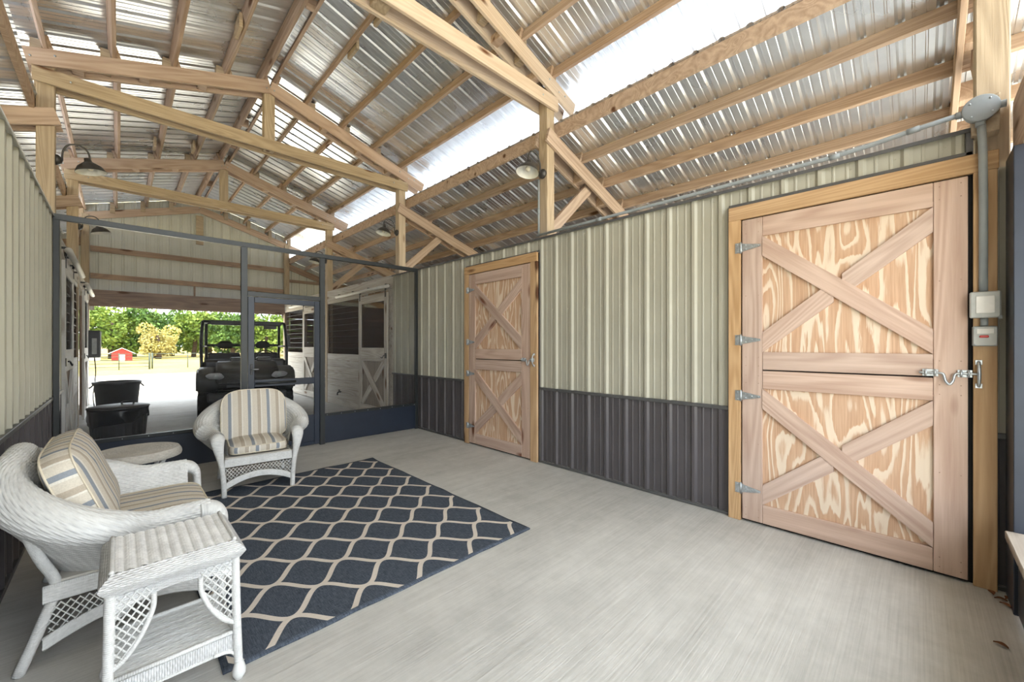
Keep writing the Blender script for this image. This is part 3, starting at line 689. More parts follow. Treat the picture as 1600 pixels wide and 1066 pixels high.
# ------------------------------------------------------------------ stalls beyond the screen
def stall_front(s, ya, yb, label):
    """fixed front of one stall between door opening end ya and the next post yb"""
    x = RX+s*2.13; t = empty('stall_partition', (x, (ya+yb)/2, 0), label=label, cat='stall front', group='stall fronts along the aisle')
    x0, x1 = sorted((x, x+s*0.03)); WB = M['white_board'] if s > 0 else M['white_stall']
    for k_ in range(8):
        z0 = 0.02+k_*0.152; beam('board', (x+s*0.018, ya, z0+0.0745), (x+s*0.018, yb, z0+0.0745), 0.149, 0.03, (1, 0, 0), WB, t)
    beam('top_frame', (x+s*0.018, ya, 2.50), (x+s*0.018, yb, 2.50), 0.06, 0.03, (1, 0, 0), WB, t)
    for yy in (ya+0.03, yb-0.03): beam('frame_upright', (x+s*0.05, yy, 0), (x+s*0.05, yy, 2.47), 0.06, 0.03, (1, 0, 0), M['brown_wood'], t)
    box('wire_mesh', (x+s*0.02-0.001, ya+0.02, 1.236), (x+s*0.02+0.001, yb-0.02, 2.47), M['stall_mesh'], t, ch=0)
    sv = []
    for k_ in range(1, 9): z = 1.236+k_*0.137; sv.append(tube_vf([(x+s*0.02, ya+0.02, z), (x+s*0.02, yb-0.02, z)], 0.004, 4))
    q = join(sv); o = mk('grille_bars', pyd('bars', q[0], q[1]), M['steel_dark'], t); o['kind'] = 'stuff'
def stall_header(s, ya, yb, label):
    x = RX+s*2.12; o = beam('stall_header', (x+s*0.02, ya, 2.66), (x+s*0.02, yb, 2.66), 0.26, 0.036, (1, 0, 0), M['white_board'], None)
    return tag(o, label, 'beam', 'header boards above the stalls')
def stall_door(s, ya, yb, label):
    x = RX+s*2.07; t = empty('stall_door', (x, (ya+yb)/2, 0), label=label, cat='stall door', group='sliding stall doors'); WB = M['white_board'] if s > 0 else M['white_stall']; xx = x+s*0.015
    sw = 0.13; zb, zt = 0.05, 2.47
    for a, b in ((ya, ya+sw), (yb-sw, yb)): beam('stile', (xx, (a+b)/2, zb), (xx, (a+b)/2, zt), sw, 0.03, (1, 0, 0), WB, t)
    for a, b in ((2.31, zt), (1.12, 1.39), (zb, 0.20)): beam('rail', (xx, ya+sw, (a+b)/2), (xx, yb-sw, (a+b)/2), b-a, 0.03, (1, 0, 0), WB, t)
    yi, yo = ya+sw, yb-sw; nb = max(1, round((yo-yi)/0.14)); bw = (yo-yi)/nb
    for k_ in range(nb): beam('back_board', (xx+s*0.02, yi+bw*(k_+0.5), 0.1), (xx+s*0.02, yi+bw*(k_+0.5), 1.2), bw-0.004, 0.014, (1, 0, 0), M['grey_board'] if s > 0 else M['brown_wood'], t)
    beam('brace', (xx-s*0.004, yi+0.03, 0.22), (xx-s*0.004, yo-0.03, 1.10), 0.12, 0.026, (1, 0, 0), WB, t)
    m_ = ((yi+yo)/2, 0.66); dy, dz = (yo-yi)/2-0.03, 0.44; g_ = 0.17
    for q in (-1, 1): beam('brace', (xx, m_[0]+q*dy*g_, m_[1]-q*dz*g_), (xx, m_[0]+q*dy, m_[1]-q*dz), 0.12, 0.026, (1, 0, 0), WB, t)
    box('wire_mesh', (xx-0.001, yi, 1.39), (xx+0.001, yo, 2.31), M['stall_mesh'], t, ch=0)
    for yy in (ya+0.07, yb-0.07):
        h = empty('roller_hanger', (x, yy, 2.5), parent=t); box('hanger_strap', (x-s*0.006 if s > 0 else x, yy-0.022, 2.38), (x if s > 0 else x+0.006, yy+0.022, 2.55), M['steel_dark'], h, ch=0.001)
        tube('roller', [(x-0.012, yy, 2.55), (x+0.012, yy, 2.55)], 0.03, M['steel_dark'], h, 12)
    lt = empty('latch', (x, ya+0.06, 1.25), parent=t); box('latch_plate', (x-s*0.008, ya+0.02, 1.19), (x-s*0.001, ya+0.09, 1.29), M['steel_dark'], lt)
    tube('latch_bar', smooth_path([(x-s*0.03, ya-0.03, 1.25), (x-s*0.035, ya+0.06, 1.25), (x-s*0.05, ya+0.10, 1.20), (x-s*0.05, ya+0.16, 1.21)], 4), 0.009, M['steel_dark'], lt, 8)
def track(s, ya, yb, label):
    x = RX+s*2.035; t = empty('door_track', (x, (ya+yb)/2, 2.57), label=label, cat='track', group='sliding door tracks')
    tube('rail_tube', [(x, ya, 2.572), (x, yb, 2.572)], 0.034, M['white_paint'], t, 12)
    for k_ in range(4):
        yy = ya+0.12+(yb-ya-0.24)*k_/3; box('bracket', (min(x, RX+s*2.121), yy-0.02, 2.60), (max(x, RX+s*2.121), yy+0.02, 2.625), M['steel_dark'], t)
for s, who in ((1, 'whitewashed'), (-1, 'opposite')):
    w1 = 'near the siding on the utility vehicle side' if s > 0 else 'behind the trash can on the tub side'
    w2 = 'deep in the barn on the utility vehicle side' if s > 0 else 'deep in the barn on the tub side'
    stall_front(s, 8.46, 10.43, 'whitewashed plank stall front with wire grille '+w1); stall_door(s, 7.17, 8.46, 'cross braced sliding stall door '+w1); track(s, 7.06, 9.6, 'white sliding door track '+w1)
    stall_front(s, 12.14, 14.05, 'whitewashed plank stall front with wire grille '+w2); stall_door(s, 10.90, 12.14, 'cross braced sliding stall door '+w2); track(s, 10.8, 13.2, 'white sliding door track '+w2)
    stall_header(s, 7.02, 10.42, 'long pale header board over the stall '+w1); stall_header(s, 10.58, 14.05, 'long pale header board over the stall '+w2)
    x0, x1 = sorted((RX+s*2.13, RX+s*2.20)); o = box('stall_jamb', (x0, 7.02, 0), (x1, 7.26, 2.74), M['white_board']); tag(o, 'pale jamb board beside the sliding stall door '+w1, 'jamb')
    for yy, nme in ((7.03, 'wall_tack_room'), (10.56, 'wall_stall_divider'), (14.12, 'wall_stall_end')):
        t = empty(nme+('_right' if s > 0 else '_left'), (RX+s*4, yy, 0), kind='structure', label='dark boarded partition wall inside the stalls', cat='wall')
        gap = 0.016 if yy > 14 else 0.004
        for k_ in range(13 if yy > 8 else 13):
            z0 = 0.01+k_*0.19
            if yy > 8 and yy < 14 and k_ == 11: z0 += 0.05
            xs = sorted((RX+s*(2.30 if yy > 8 else 2.2), RX+s*5.66)); 
            box('board', (xs[0], yy-0.012, z0), (xs[1], yy+0.012, z0+0.19-gap), M['dark_board'], t)

hb = empty('hose_bib', (3.72, 9.55, 0.33), label='small dark hose tap on the whitewashed stall boards', cat='tap')
tube('spout', smooth_path([(3.735, 9.55, 0.34), (3.68, 9.55, 0.34), (3.655, 9.55, 0.32), (3.650, 9.55, 0.27)], 4), 0.016, M['steel_dark'], hb, 8); tube('handle', [(3.69, 9.51, 0.385), (3.69, 9.59, 0.385)], 0.012, M['steel_dark'], hb, 8); tube('stem', [(3.69, 9.55, 0.34), (3.69, 9.55, 0.385)], 0.010, M['steel_dark'], hb, 8)
# ------------------------------------------------------------------ rug
def rug():
    x0, x1, y0, y1 = 0.325, 2.30, 2.135, 4.868; nx, ny = 60, 80; V = []; F = []
    def zz(x, y):
        e = min(x-x0, x1-x, y-y0, y1-y); z = 0.010+0.0035*noise.noise((x*2.3, y*2.3, 0.3))
        if x < 0.55 and y < 2.42: z += 0.02*max(0, noise.noise((x*6, y*6, 4)))*(1-(x-x0)/0.25)
        z += 0.010*max(0, 1-e/0.05)*max(0, noise.noise((x*3.7, y*3.7, 9)))
        return z
    for layer in (0, 1):
        for i in range(nx+1):
            for j in range(ny+1):
                x = x0+(x1-x0)*i/nx; y = y0+(y1-y0)*j/ny
                wob = 0.006*noise.noise((x*4, y*4, 1))
                V.append((x+(wob if i in (0, nx) else 0), y+(wob if j in (0, ny) else 0), zz(x, y) if layer == 0 else 0.001+max(0, zz(x, y)-0.012)))
    m = (nx+1)*(ny+1); idx = lambda i, j: i*(ny+1)+j
    for i in range(nx):
        for j in range(ny):
            a = (idx(i, j), idx(i+1, j), idx(i+1, j+1), idx(i, j+1)); F.append(a); F.append(tuple(m+q for q in reversed(a)))
    edge = [(i, 0) for i in range(nx)]+[(nx, j) for j in range(ny)]+[(i, ny) for i in range(nx, 0, -1)]+[(0, j) for j in range(ny, 0, -1)]
    for (a, b), (c, d) in zip(edge, edge[1:]+edge[:1]): F.append((idx(a, b), m+idx(a, b), m+idx(c, d), idx(c, d)))
    o = mk('area_rug', pyd('rug', V, F, True), M['rug']); tag(o, 'navy outdoor rug with a cream wavy trellis pattern', 'rug')
rug()

# ------------------------------------------------------------------ wicker seats
def cushion(name, parent, cx_, cy_, cz, w, h, t, rotx, top_round, mat):
    """boxed cushion: outline in local x/z, thickness in y; rotx tips it; UV.x drives the stripes"""
    n = 64; Mx = Matrix.Translation((cx_, cy_, cz)) @ Matrix.Rotation(rotx, 4, 'X')
    out = []
    for k in range(n):
        a = 2*math.pi*k/n; c, s = math.cos(a), math.sin(a)
        e = 0.28 if s < 0 else top_round
        out.append((w/2*math.copysign(abs(c)**e, c), h/2*math.copysign(abs(s)**e, s)))
    rings = []; V = []; F = []; UV = []
    ks = [0.0, 0.3, 0.55, 0.75, 0.88, 0.96, 1.0]
    def layer(sgn):
        b = []
        for k in ks:
            d = t/2*(1-0.42*k**5)+0.012*(1-k*k)
            ids = []
            for (x, z) in out:
                crv = 0.006*noise.noise((x*k*5, z*k*5, sgn*3+cz)); V.append((x*k, sgn*(d+crv*(1-k**4)), z*k)); UV.append((x*k, z*k)); ids.append(len(V)-1)
            b.append(ids)
        for r0, r1 in zip(b, b[1:]):
            for i in range(n):
                q = (r0[i], r0[(i+1) % n], r1[(i+1) % n], r1[i]); F.append(q if sgn < 0 else q[::-1])
        return b[-1]
    f = layer(-1); bk = layer(1)
    per = [0]
    for i in range(n): per.append(per[-1]+math.dist(out[i], out[(i+1) % n]))
    cols = []
    for j in range(5):
        u = j/4; ids = []
        for i in range(n+1):
            x, z = out[i % n]; bul = 1+0.03*math.sin(math.pi*u)
            V.append((x*bul, (-1+2*u)*t*0.29, z*bul)); UV.append((per[i]+0.05, u)); ids.append(len(V)-1)
        cols.append(ids)
    for c0, c1 in zip(cols, cols[1:]):
        for i in range(n): F.append((c0[i], c1[i], c1[i+1], c0[i+1]))
    me = pyd(name, V, F, True, UV)
    bm = bmesh.new(); bm.from_mesh(me); bmesh.ops.recalc_face_normals(bm, faces=bm.faces); bm.to_mesh(me); bm.free()
    o = mk(name, me, mat, parent, Mx, True)
    for y in (-t*0.29, t*0.29): tube('piping', [(x*1.004, y, z*1.004) for x, z in out], 0.0045, M['piping'], o, 6, True, True)
    return o
def lattice(p0, p1, zlo, zhi, step, r, slope=1.25):
    """diagonal strands filling the strip between curves zlo(t) and zhi(t) on the vertical plane p0-p1"""
    p0, p1 = Vector(p0), Vector(p1); L = (p1-p0).length; parts = []
    for sg in (1, -1):
        k = -0.6
        while k < L+0.6:
            run = []
            for i in range(61):
                s_ = k+sg*(i/60-0.5)*1.0; z = (i/60-0.5)*slope+0.25
                t_ = s_/L
                if 0 <= t_ <= 1 and zlo(t_)-0.004 <= z <= zhi(t_)+0.004: run.append((s_, z))
            if len(run) > 1:
                a, b = run[0], run[-1]; parts.append(tube_vf([p0+(p1-p0)*(a[0]/L)+Vector((0, 0, a[1])), p0+(p1-p0)*(b[0]/L)+Vector((0, 0, b[1]))], r, 5))
            k += step
    return join(parts)
def wicker_seat(name, loc, rz, a, label, cat, cush_back=0.50, q=1, flare=0.0):
    t = empty(name, loc, rz, label=label, cat=cat); W = M['wicker_shell']; WR = M['wicker_wrap']
    yf, yb, rc = -0.30, 0.24, 0.21
    # plan path of the inner shell
    path = []
    ns_, nc, nb = 30*q, 32*q, int(90*q*a)
    ab = a+flare
    for i in range(ns_): path.append((-(a+flare*(i/ns_)**1.5), yf+(yb-rc-yf)*i/ns_))
    for i in range(nc): an = math.pi-math.pi/2*i/nc; path.append((-ab+rc+rc*math.cos(an), yb-rc+rc*math.sin(an)))
    for i in range(nb+1): path.append((-ab+rc+(2*ab-2*rc)*i/nb, yb))
    for i in range(1, nc+1): an = math.pi/2-math.pi/2*i/nc; path.append((ab-rc+rc*math.cos(an), yb-rc+rc*math.sin(an)))
    for i in range(1, ns_+1): path.append((a+flare*(1-i/ns_)**1.5, yb-rc+(yf-(yb-rc))*i/ns_))
    n = len(path); S_ = [0]
    for i in range(1, n): S_.append(S_[-1]+math.dist(path[i-1], path[i]))
    tot = S_[-1]; sm_ = lambda x: max(0, min(1, x))**2*(3-2*max(0, min(1, x)))
    V = []; F = []; UV = []; m = None; n1, n2, n3 = 45*q, 36*q, 40*q
    for i, (x, y) in enumerate(path):
        p, r_ = path[max(i-1, 0)], path[min(i+1, n-1)]; tx, ty = r_[0]-p[0], r_[1]-p[1]; l = math.hypot(tx, ty); nx_, ny_ = -ty/l, tx/l
        d = min(S_[i], tot-S_[i])                       # distance from the nearest arm front
        k1 = sm_((d-0.20)/0.52); top = sm_((d-0.3)/max(0.3, tot/2-0.3))
        hgt = 0.605+0.25*k1+0.075*top; lean = 0.03+0.10*k1; Rr = 0.052+0.038*math.sin(math.pi*sm_((d-0.1)/0.75))
        z0 = 0.36; sec = []
        for j in range(n1+1): u = j/n1; z = z0+(hgt-Rr-z0)*u; sec.append((lean*u**1.3, z))
        for j in range(1, n2+1): an = math.pi-(math.pi*1.30)*j/n2; sec.append((lean+Rr+Rr*math.cos(an), hgt-Rr+Rr*math.sin(an)))
        e = sec[-1]
        for j in range(1, n3+1): u = j/n3; sec.append((e[0]+(0.04-e[0])*u, e[1]+(z0-e[1])*u))
        m = len(sec); v = 0
        for j, (o_, z) in enumerate(sec):
            if j: v += math.dist(sec[j-1], sec[j])
            # real relief of the weave: strands over and under the stakes
            a0, a1 = sec[max(j-1, 0)], sec[min(j+1, m-1)]; so, sz = a1[0]-a0[0], a1[1]-a0[1]; sl = math.hypot(so, sz) or 1
            wob = 0.006*noise.noise((S_[i]*7, v*11, 2.0)); row = math.floor((v+wob)/0.0125)
            hh = 0.0035*abs(math.sin(math.pi*(v+wob)/0.0125))*(0.55+0.45*math.sin(2*math.pi*S_[i]/0.042+math.pi*row))
            V.append((x+nx_*(o_-sz/sl*hh), y+ny_*(o_-sz/sl*hh), z+so/sl*hh)); UV.append((S_[i], v))
    for i in range(n-1):
        for j in range(m-1): F.append((i*m+j, (i+1)*m+j, (i+1)*m+j+1, i*m+j+1))
    mk('shell', pyd('shell', V, F, True, UV), W, t, None, True)
    # braided edge along the roll's lower lip is read as the shell's rim
    for s in (-1, 1):
        xo = a+0.085
        ctr = [(s*xo, -0.255, 0.553), (s*xo, -0.315, 0.548), (s*(xo-0.002), -0.352, 0.505), (s*(xo-0.012), -0.360, 0.42), (s*(xo-0.03), -0.358, 0.30), (s*(xo-0.045), -0.356, 0.15), (s*(xo-0.05), -0.355, 0.0)]
        pts = smooth_path(ctr, 5); nn = len(pts)
        rad = []
        for i in range(nn):
            u = i/(nn-1); wd = 0.058-0.036*sm_((u-0.15)/0.6); th = 0.052-0.028*sm_(u/0.45); rad.append((wd, th))
        tube('arm_front', pts, rad, W, t, 14, False, True, (1, 0, 0))
        tube('leg', smooth_path([(s*(a+0.05), 0.37, 0.0), (s*(a+0.035), 0.30, 0.20), (s*(a+0.02), 0.262, 0.345), (s*(a+0.05), 0.31, 0.50), (s*(a+0.09), 0.355, 0.68)], 5), 0.021, WR, t, 10, False, True)
    # seat platform and rails
    rx = a+0.03
    box('seat_platform', (-rx, -0.335, 0.335), (rx, 0.26, 0.365), M['wicker_old'], t, True, 0.008)
    zarch = lambda u: 0.205-0.085*(2*u-1)**2
    def apron(p0, p1, nm):
        p0, p1 = Vector(p0), Vector(p1); d = p1-p0; L = d.length; nv_ = Vector((-d.y, d.x, 0)).normalized()*0.008
        surf(nm, lambda u, v: p0+d*u+Vector((0, 0, 0.285+0.065*v))+nv_*(1 if True else 0), 24, 2, W, t, True, lambda u, v: (u*L, v*0.065))
        surf(nm, lambda u, v: p0+d*u+Vector((0, 0, zarch(u)-0.045+0.045*v))+nv_, 24, 2, W, t, True, lambda u, v: (u*L, v*0.045))
        for zf in (lambda u: 0.352, lambda u: 0.287, zarch, lambda u: zarch(u)-0.045): tube('apron_rail', [p0+d*(i/20)+Vector((0, 0, zf(i/20))) for i in range(21)], 0.0085, WR, t, 6, False, True)
        q = lattice(p0, p1, zarch, lambda u: 0.287, 0.030, 0.0032); o = mk('lattice', pyd('lattice', *q[:2], True, q[2]), WR, t, None, True); o['kind'] = 'stuff'
    apron((rx, -0.352, 0), (-rx, -0.352, 0), 'front_apron')
    apron((-rx-0.012, -0.34, 0), (-rx-0.012, 0.30, 0), 'side_apron'); apron((rx+0.012, 0.30, 0), (rx+0.012, -0.34, 0), 'side_apron')
    # cushions
    sc = cushion('seat_cushion', t, 0, -0.065, 0.425, 2*a-0.015, 0.57, 0.115, R(-90), 0.28, M['stripe'])
    bc = cushion('back_cushion', t, 0, 0.165 if flare else 0.195, 0.695, 2*a-0.02+2*flare, cush_back, 0.15 if flare else 0.18, R(-14 if flare else -20), 0.55 if flare else 0.36, M['stripe'])
    return t
wicker_seat('wicker_settee', (0.055, 3.25, 0), R(90), 0.445, 'wide white wicker settee with striped cushions against the metal wall', 'settee', 0.50, 3)
wicker_seat('wicker_armchair', (1.03, 4.90, 0.008), R(-6.6), 0.25, 'white wicker armchair with striped cushions in front of the screen partition', 'armchair', 0.52, 2, 0.055)

# ------------------------------------------------------------------ wicker end table in front of the settee
def end_table(x, y):
    t = empty('wicker_side_table', (x, y, 0), label='white wicker side table with lattice corners and woven lower shelf', cat='table'); W = M['wicker']; WR = M['wicker_wrap']
    hx, hy, zt = 0.200, 0.192, 0.605
    # top: fat twisted ridges across, real relief
    surf('top', lambda u, v: ((u*2-1)*(hx-0.012), (v*2-1)*hy, zt+0.0065*abs(math.sin(u*math.pi*11))**0.7+0.0012*math.sin(v*hy*2*420+u*60)), 132, 90, M['wicker_top'], t, True, lambda u, v: (v*2*hy, u*2*hx))
    # sloped collar on the four sides
    def collar(sx, sy, nm):
        def fn(u, v):
            w_ = (u*2-1); dz = -0.07*v; out = 0.036*math.sin(min(1, v*1.6)*math.pi/2)-0.018*max(0, v-0.6)/0.4
            if sx: return (sx*(hx-0.012+out), w_*(hy+out), zt+0.002+dz+0.0015*math.sin(u*150))
            return (w_*(hx-0.012+out), sy*(hy+out), zt+0.002+dz+0.0015*math.sin(u*150))
        surf(nm, fn, 60, 12, M['wicker_coarse'], t, True, lambda u, v: (u*0.42, v*0.1))
    for sx, sy in ((1, 0), (-1, 0), (0, 1), (0, -1)): collar(sx, sy, 'collar')
    for sx, sy in ((1, 0), (-1, 0)):                       # braided edge at the two ends
        tube('braid', [(sx*(hx-0.012), -hy+2*hy*i/40, zt+0.006+0.002*math.sin(i*1.9)) for i in range(41)], 0.008, WR, t, 6, False, True)
    zl_ = zt-0.085
    for sx in (-1, 1):
        for sy in (-1, 1):
            l = tube('leg', smooth_path([(sx*0.192, sy*0.180, zl_+0.03), (sx*0.196, sy*0.184, 0.3), (sx*0.203, sy*0.192, 0.055)], 5), 0.0165, WR, t, 10, False, True)
            lathe('foot', [(0, 0.0), (0.014, 0.002), (0.024, 0.022), (0.026, 0.04), (0.019, 0.065), (0.015, 0.08), (0, 0.08)], W, l, 14, Matrix.Translation((sx*0.204, sy*0.193, 0)), True)
    # lower shelf with deep rails
    zs = 0.205
    surf('shelf', lambda u, v: ((u*2-1)*0.188, (v*2-1)*0.178, zs+0.0015*math.sin(v*230)), 30, 180, W, t, True, lambda u, v: (u*0.38, v*0.36))
    for sy in (-1, 1):
        surf('shelf_rail', lambda u, v: ((u*2-1)*0.19, sy*(0.182+0.004*math.sin(v*math.pi)), zs-0.07+0.062*v), 40, 4, M['wicker_coarse'], t, True, lambda u, v: (v*0.07, u*0.4))
        tube('rail_bead', [(-0.192, sy*0.183, zs+0.004), (0.192, sy*0.183, zs+0.004)], 0.009, WR, t, 8, False, True); tube('rail_bead', [(-0.192, sy*0.183, zs-0.07), (0.192, sy*0.183, zs-0.07)], 0.006, WR, t, 8, False, True)
    for sx in (-1, 1): tube('rail_bead', [(sx*0.19, -0.18, zs), (sx*0.19, 0.18, zs)], 0.010, WR, t, 8, False, True)
    # curved brackets with lattice on front and back, small foot arches
    for sy in (-1, 1):
        yy = sy*0.186
        surf('apron', lambda u, v: ((u*2-1)*0.185, yy, zl_+0.01-(0.035+0.045*(2*u-1)**2)*v), 40, 4, M['wicker_coarse'], t, True, lambda u, v: (u*0.4, v*0.06))
        for sx in (-1, 1):
            cur = smooth_path([(sx*0.072, yy, zl_-0.03), (sx*0.075, yy, zl_-0.09), (sx*0.105, yy, zl_-0.17), (sx*0.150, yy, zl_-0.24), (sx*0.197, yy, zl_-0.275)], 6)
            tube('bracket', cur, 0.0095, WR, t, 8, False, True)
            # lattice strands clipped between the leg and the bracket
            def inside(px, pz):
                q = min(cur, key=lambda c_: abs(c_.z-pz)); return pz < zl_+0.005 and pz > zl_-0.275 and abs(px) > abs(q.x)-0.001 and abs(px) < 0.200
            parts = []
            for k in range(-16, 17):
                for dg in (1, -1):
                    run = []
                    for i in range(121):
                        pz = zl_+0.01-0.30*i/120; px = sx*(0.135+dg*(zl_-0.13-pz)*0.75+k*0.027)
                        if px*sx > 0 and inside(px, pz): run.append((px, yy, pz))
                    if len(run) > 3: parts.append(tube_vf([run[0], run[-1]], 0.0036, 5))
            if parts: q = join(parts); o = mk('lattice', pyd('lattice', *q[:2], True, q[2]), WR, t, None, True); o['kind'] = 'stuff'
            tube('foot_arch', smooth_path([(sx*0.203, yy, 0.07), (sx*0.187, yy, 0.115), (sx*0.160, yy, 0.133), (sx*0.115, yy, 0.137)], 5), 0.0075, WR, t, 7, False, True)
    for sx in (-1, 1): tube('side_rail', [(sx*0.195, -0.18, 0.36), (sx*0.195, 0.18, 0.36)], 0.008, WR, t, 7, False, True)
end_table(0.168, 2.262)
# ------------------------------------------------------------------ round wicker table behind the settee
rt = empty('round_wicker_table', (0.12, 4.93, 0), label='round white wicker table behind the settee by the screen partition', cat='table')
surf('top', lambda u, v: (0.29*u*math.cos(v*2*math.pi), 0.29*u*math.sin(v*2*math.pi), 0.505+0.002*math.sin(u*60)), 60, 64, M['wicker_old'], rt, True, lambda u, v: (v*1.8, u*0.29))
surf('collar', lambda u, v: ((0.29+0.02*math.sin(v*2.2))*math.cos(u*2*math.pi), (0.29+0.02*math.sin(v*2.2))*math.sin(u*2*math.pi), 0.505-0.07*v), 64, 8, M['wicker_old'], rt, True, lambda u, v: (u*1.8, v*0.07))
for k in range(4):
    a = math.pi/4+k*math.pi/2; tube('leg', smooth_path([(0.26*math.cos(a), 0.26*math.sin(a), 0.46), (0.17*math.cos(a), 0.17*math.sin(a), 0.25), (0.25*math.cos(a), 0.25*math.sin(a), 0.0)], 5), 0.017, M['wicker_wrap'], rt, 8, False, True)
tube('stretcher_ring', [(0.175*math.cos(k/24*2*math.pi), 0.175*math.sin(k/24*2*math.pi), 0.25) for k in range(24)], 0.012, M['wicker_wrap'], rt, 8, True, True)

# ------------------------------------------------------------------ utility vehicle (local: faces -y)
def vehicle():
    t = empty('utility_vehicle', (1.93, 10.12, 0), R(-8.6), label='black open two seat utility vehicle with roll cage parked facing the screen', cat='vehicle')
    BD, BK, ST = M['body_dark'], M['black_plastic'], M['steel_dark']
    L = lambda n_, lo, hi, m_, p=t, ch=0.02: box(n_, lo, hi, m_, p, True, ch)
    def wheel(x, y):
        Mx = Matrix.Translation((x, y, 0.315)) @ Matrix.Rotation(R(90), 4, 'Y')
        ty = lathe('wheel', [(0.165, -0.10), (0.22, -0.125), (0.285, -0.118), (0.312, -0.085), (0.312, 0.085), (0.285, 0.118), (0.22, 0.125), (0.165, 0.10)], M['rubber'], t, 30, Mx, True)
        lathe('rim', [(0.0, 0.05), (0.05, 0.06), (0.09, 0.03), (0.15, 0.06), (0.17, 0.10), (0.17, -0.10), (0.0, -0.06)], ST, ty, 20, None, True)
        parts = []
        for k in range(18):
            for sd in (-1, 1):
                a = 2*math.pi*(k+(0.5 if sd > 0 else 0))/18; c, s_ = math.cos(a), math.sin(a)
                P = []
                for rr in (0.300, 0.328):
                    for da, zz in ((-0.07, sd*0.012), (0.06, sd*0.012), (0.10, sd*0.115), (-0.03, sd*0.115)):
                        P.append((rr*math.cos(a+da), rr*math.sin(a+da), zz))
                parts.append((P, [(0, 1, 2, 3), (7, 6, 5, 4), (0, 4, 5, 1), (1, 5, 6, 2), (2, 6, 7, 3), (3, 7, 4, 0)]))
        q = join(parts); o = mk('tread', pyd('tread', q[0], q[1]), M['rubber'], ty, None, True); o['kind'] = 'stuff'
    for x in (-0.64, 0.64):
        for y in (-0.95, 0.95): wheel(x, y)
    # body: nose, hood, fenders
    prism('hood', [(-1.30, 0.62), (-1.34, 0.86), (-1.24, 1.00), (-0.80, 1.12), (-0.42, 1.14), (-0.42, 0.62)], -0.50, 0.50, BD, t, True, 'yz', 0.03)
    for s in (-1, 1):
        x0, x1 = sorted((s*0.46, s*0.78))
        prism('fender', [(-1.32, 0.60), (-1.33, 0.84), (-1.22, 0.97), (-0.95, 1.03), (-0.55, 1.02), (-0.45, 0.80), (-0.50, 0.45), (-0.58, 0.45), (-0.62, 0.60), (-0.78, 0.70), (-1.05, 0.70), (-1.20, 0.58)], x0, x1, BD, t, True, 'yz', 0.035)
        hl = prism('headlight', [(s*0.36, 0.86), (s*0.42, 0.82), (s*0.60, 0.84), (s*0.65, 0.90), (s*0.58, 0.94), (s*0.42, 0.94)], -1.375, -1.30, M['lens'], t, True, 'xz', 0.012)
        lathe('reflector', [(0, 0.02), (0.03, 0.01), (0.042, 0.0)], M['zinc'], hl, 14, Matrix.Translation((s*0.50, -1.378, 0.885)) @ Matrix.Rotation(R(90), 4, 'X'), True)
        prism('side_panel', [(-0.50, 0.30), (-0.50, 0.55), (0.35, 0.55), (0.42, 0.85), (0.55, 0.85), (0.55, 0.30)], *sorted((s*0.62, s*0.74)), BK, t, True, 'yz', 0.02)
        L('running_board', (min(s*0.55, s*0.76), -0.55, 0.27), (max(s*0.55, s*0.76), 0.6, 0.33), BK)
        prism('rear_fender', [(0.50, 0.55), (0.52, 0.86), (1.40, 0.86), (1.40, 0.62), (1.30, 0.62), (1.18, 0.74), (0.75, 0.74), (0.64, 0.60)], *sorted((s*0.50, s*0.78)), BD, t, True, 'yz', 0.02)
        # suspension arm
        tube('suspension_arm', [(s*0.2, -0.95, 0.36), (s*0.56, -0.95, 0.30)], 0.025, ST, t, 8, False, True)
        # roll cage side: front pillar, roof rail, rear pillar
        tube('cage_tube', smooth_path([(s*0.72, -0.50, 1.00), (s*0.735, -0.34, 1.45), (s*0.72, -0.16, 1.86), (s*0.70, 0.0, 1.93), (s*0.68, 0.42, 1.93), (s*0.68, 0.52, 1.86), (s*0.68, 0.56, 1.3), (s*0.66, 0.56, 0.85)], 5), 0.028, ST, t, 10, False, True)
        tube('cage_tube', [(s*0.73, -0.36, 1.42), (s*0.68, 0.55, 1.42)], 0.018, ST, t, 8, False, True)
        tube('seat_belt', [(s*0.66, 0.53, 1.46), (s*0.32, 0.42, 1.30), (s*0.05, 0.30, 1.18)], (0.008), M['seat_black'], t, 6, False, True)
        st = L('seat', (min(s*0.08, s*0.64), -0.10, 0.68), (max(s*0.08, s*0.64), 0.42, 0.84), M['seat_black'], t, 0.05)
        box('backrest', (min(s*0.08, s*0.64), 0.32, 0.80), (max(s*0.08, s*0.64), 0.46, 1.28), M['seat_black'], t, True, 0.05)
        prism('headrest', [(s*0.20, 1.40), (s*0.22, 1.37), (s*0.46, 1.37), (s*0.50, 1.42), (s*0.46, 1.52), (s*0.40, 1.54), (s*0.28, 1.54), (s*0.22, 1.50)], 0.38, 0.46, M['seat_black'], t, True, 'xz', 0.02)
        tube('headrest_post', [(s*0.30, 0.42, 1.26), (s*0.30, 0.42, 1.40)], 0.01, ST, t, 6, False, True); tube('headrest_post', [(s*0.40, 0.42, 1.26), (s*0.40, 0.42, 1.40)], 0.01, ST, t, 6, False, True)
    for y, z in ((-0.10, 1.925), (0.48, 1.92), (0.56, 1.44)): tube('cage_tube', [(-0.70, y, z), (0.70, y, z)], 0.028, ST, t, 10, False, True)
    L('roof_bar_pad', (-0.60, -0.16, 1.86), (0.66, -0.05, 1.955), BK, t, 0.03); L('mirror', (0.32, -0.20, 1.79), (0.56, -0.17, 1.86), BK, t, 0.012)
    L('side_mirror', (0.76, -0.40, 1.40), (0.80, -0.33, 1.66), BK, t, 0.02)
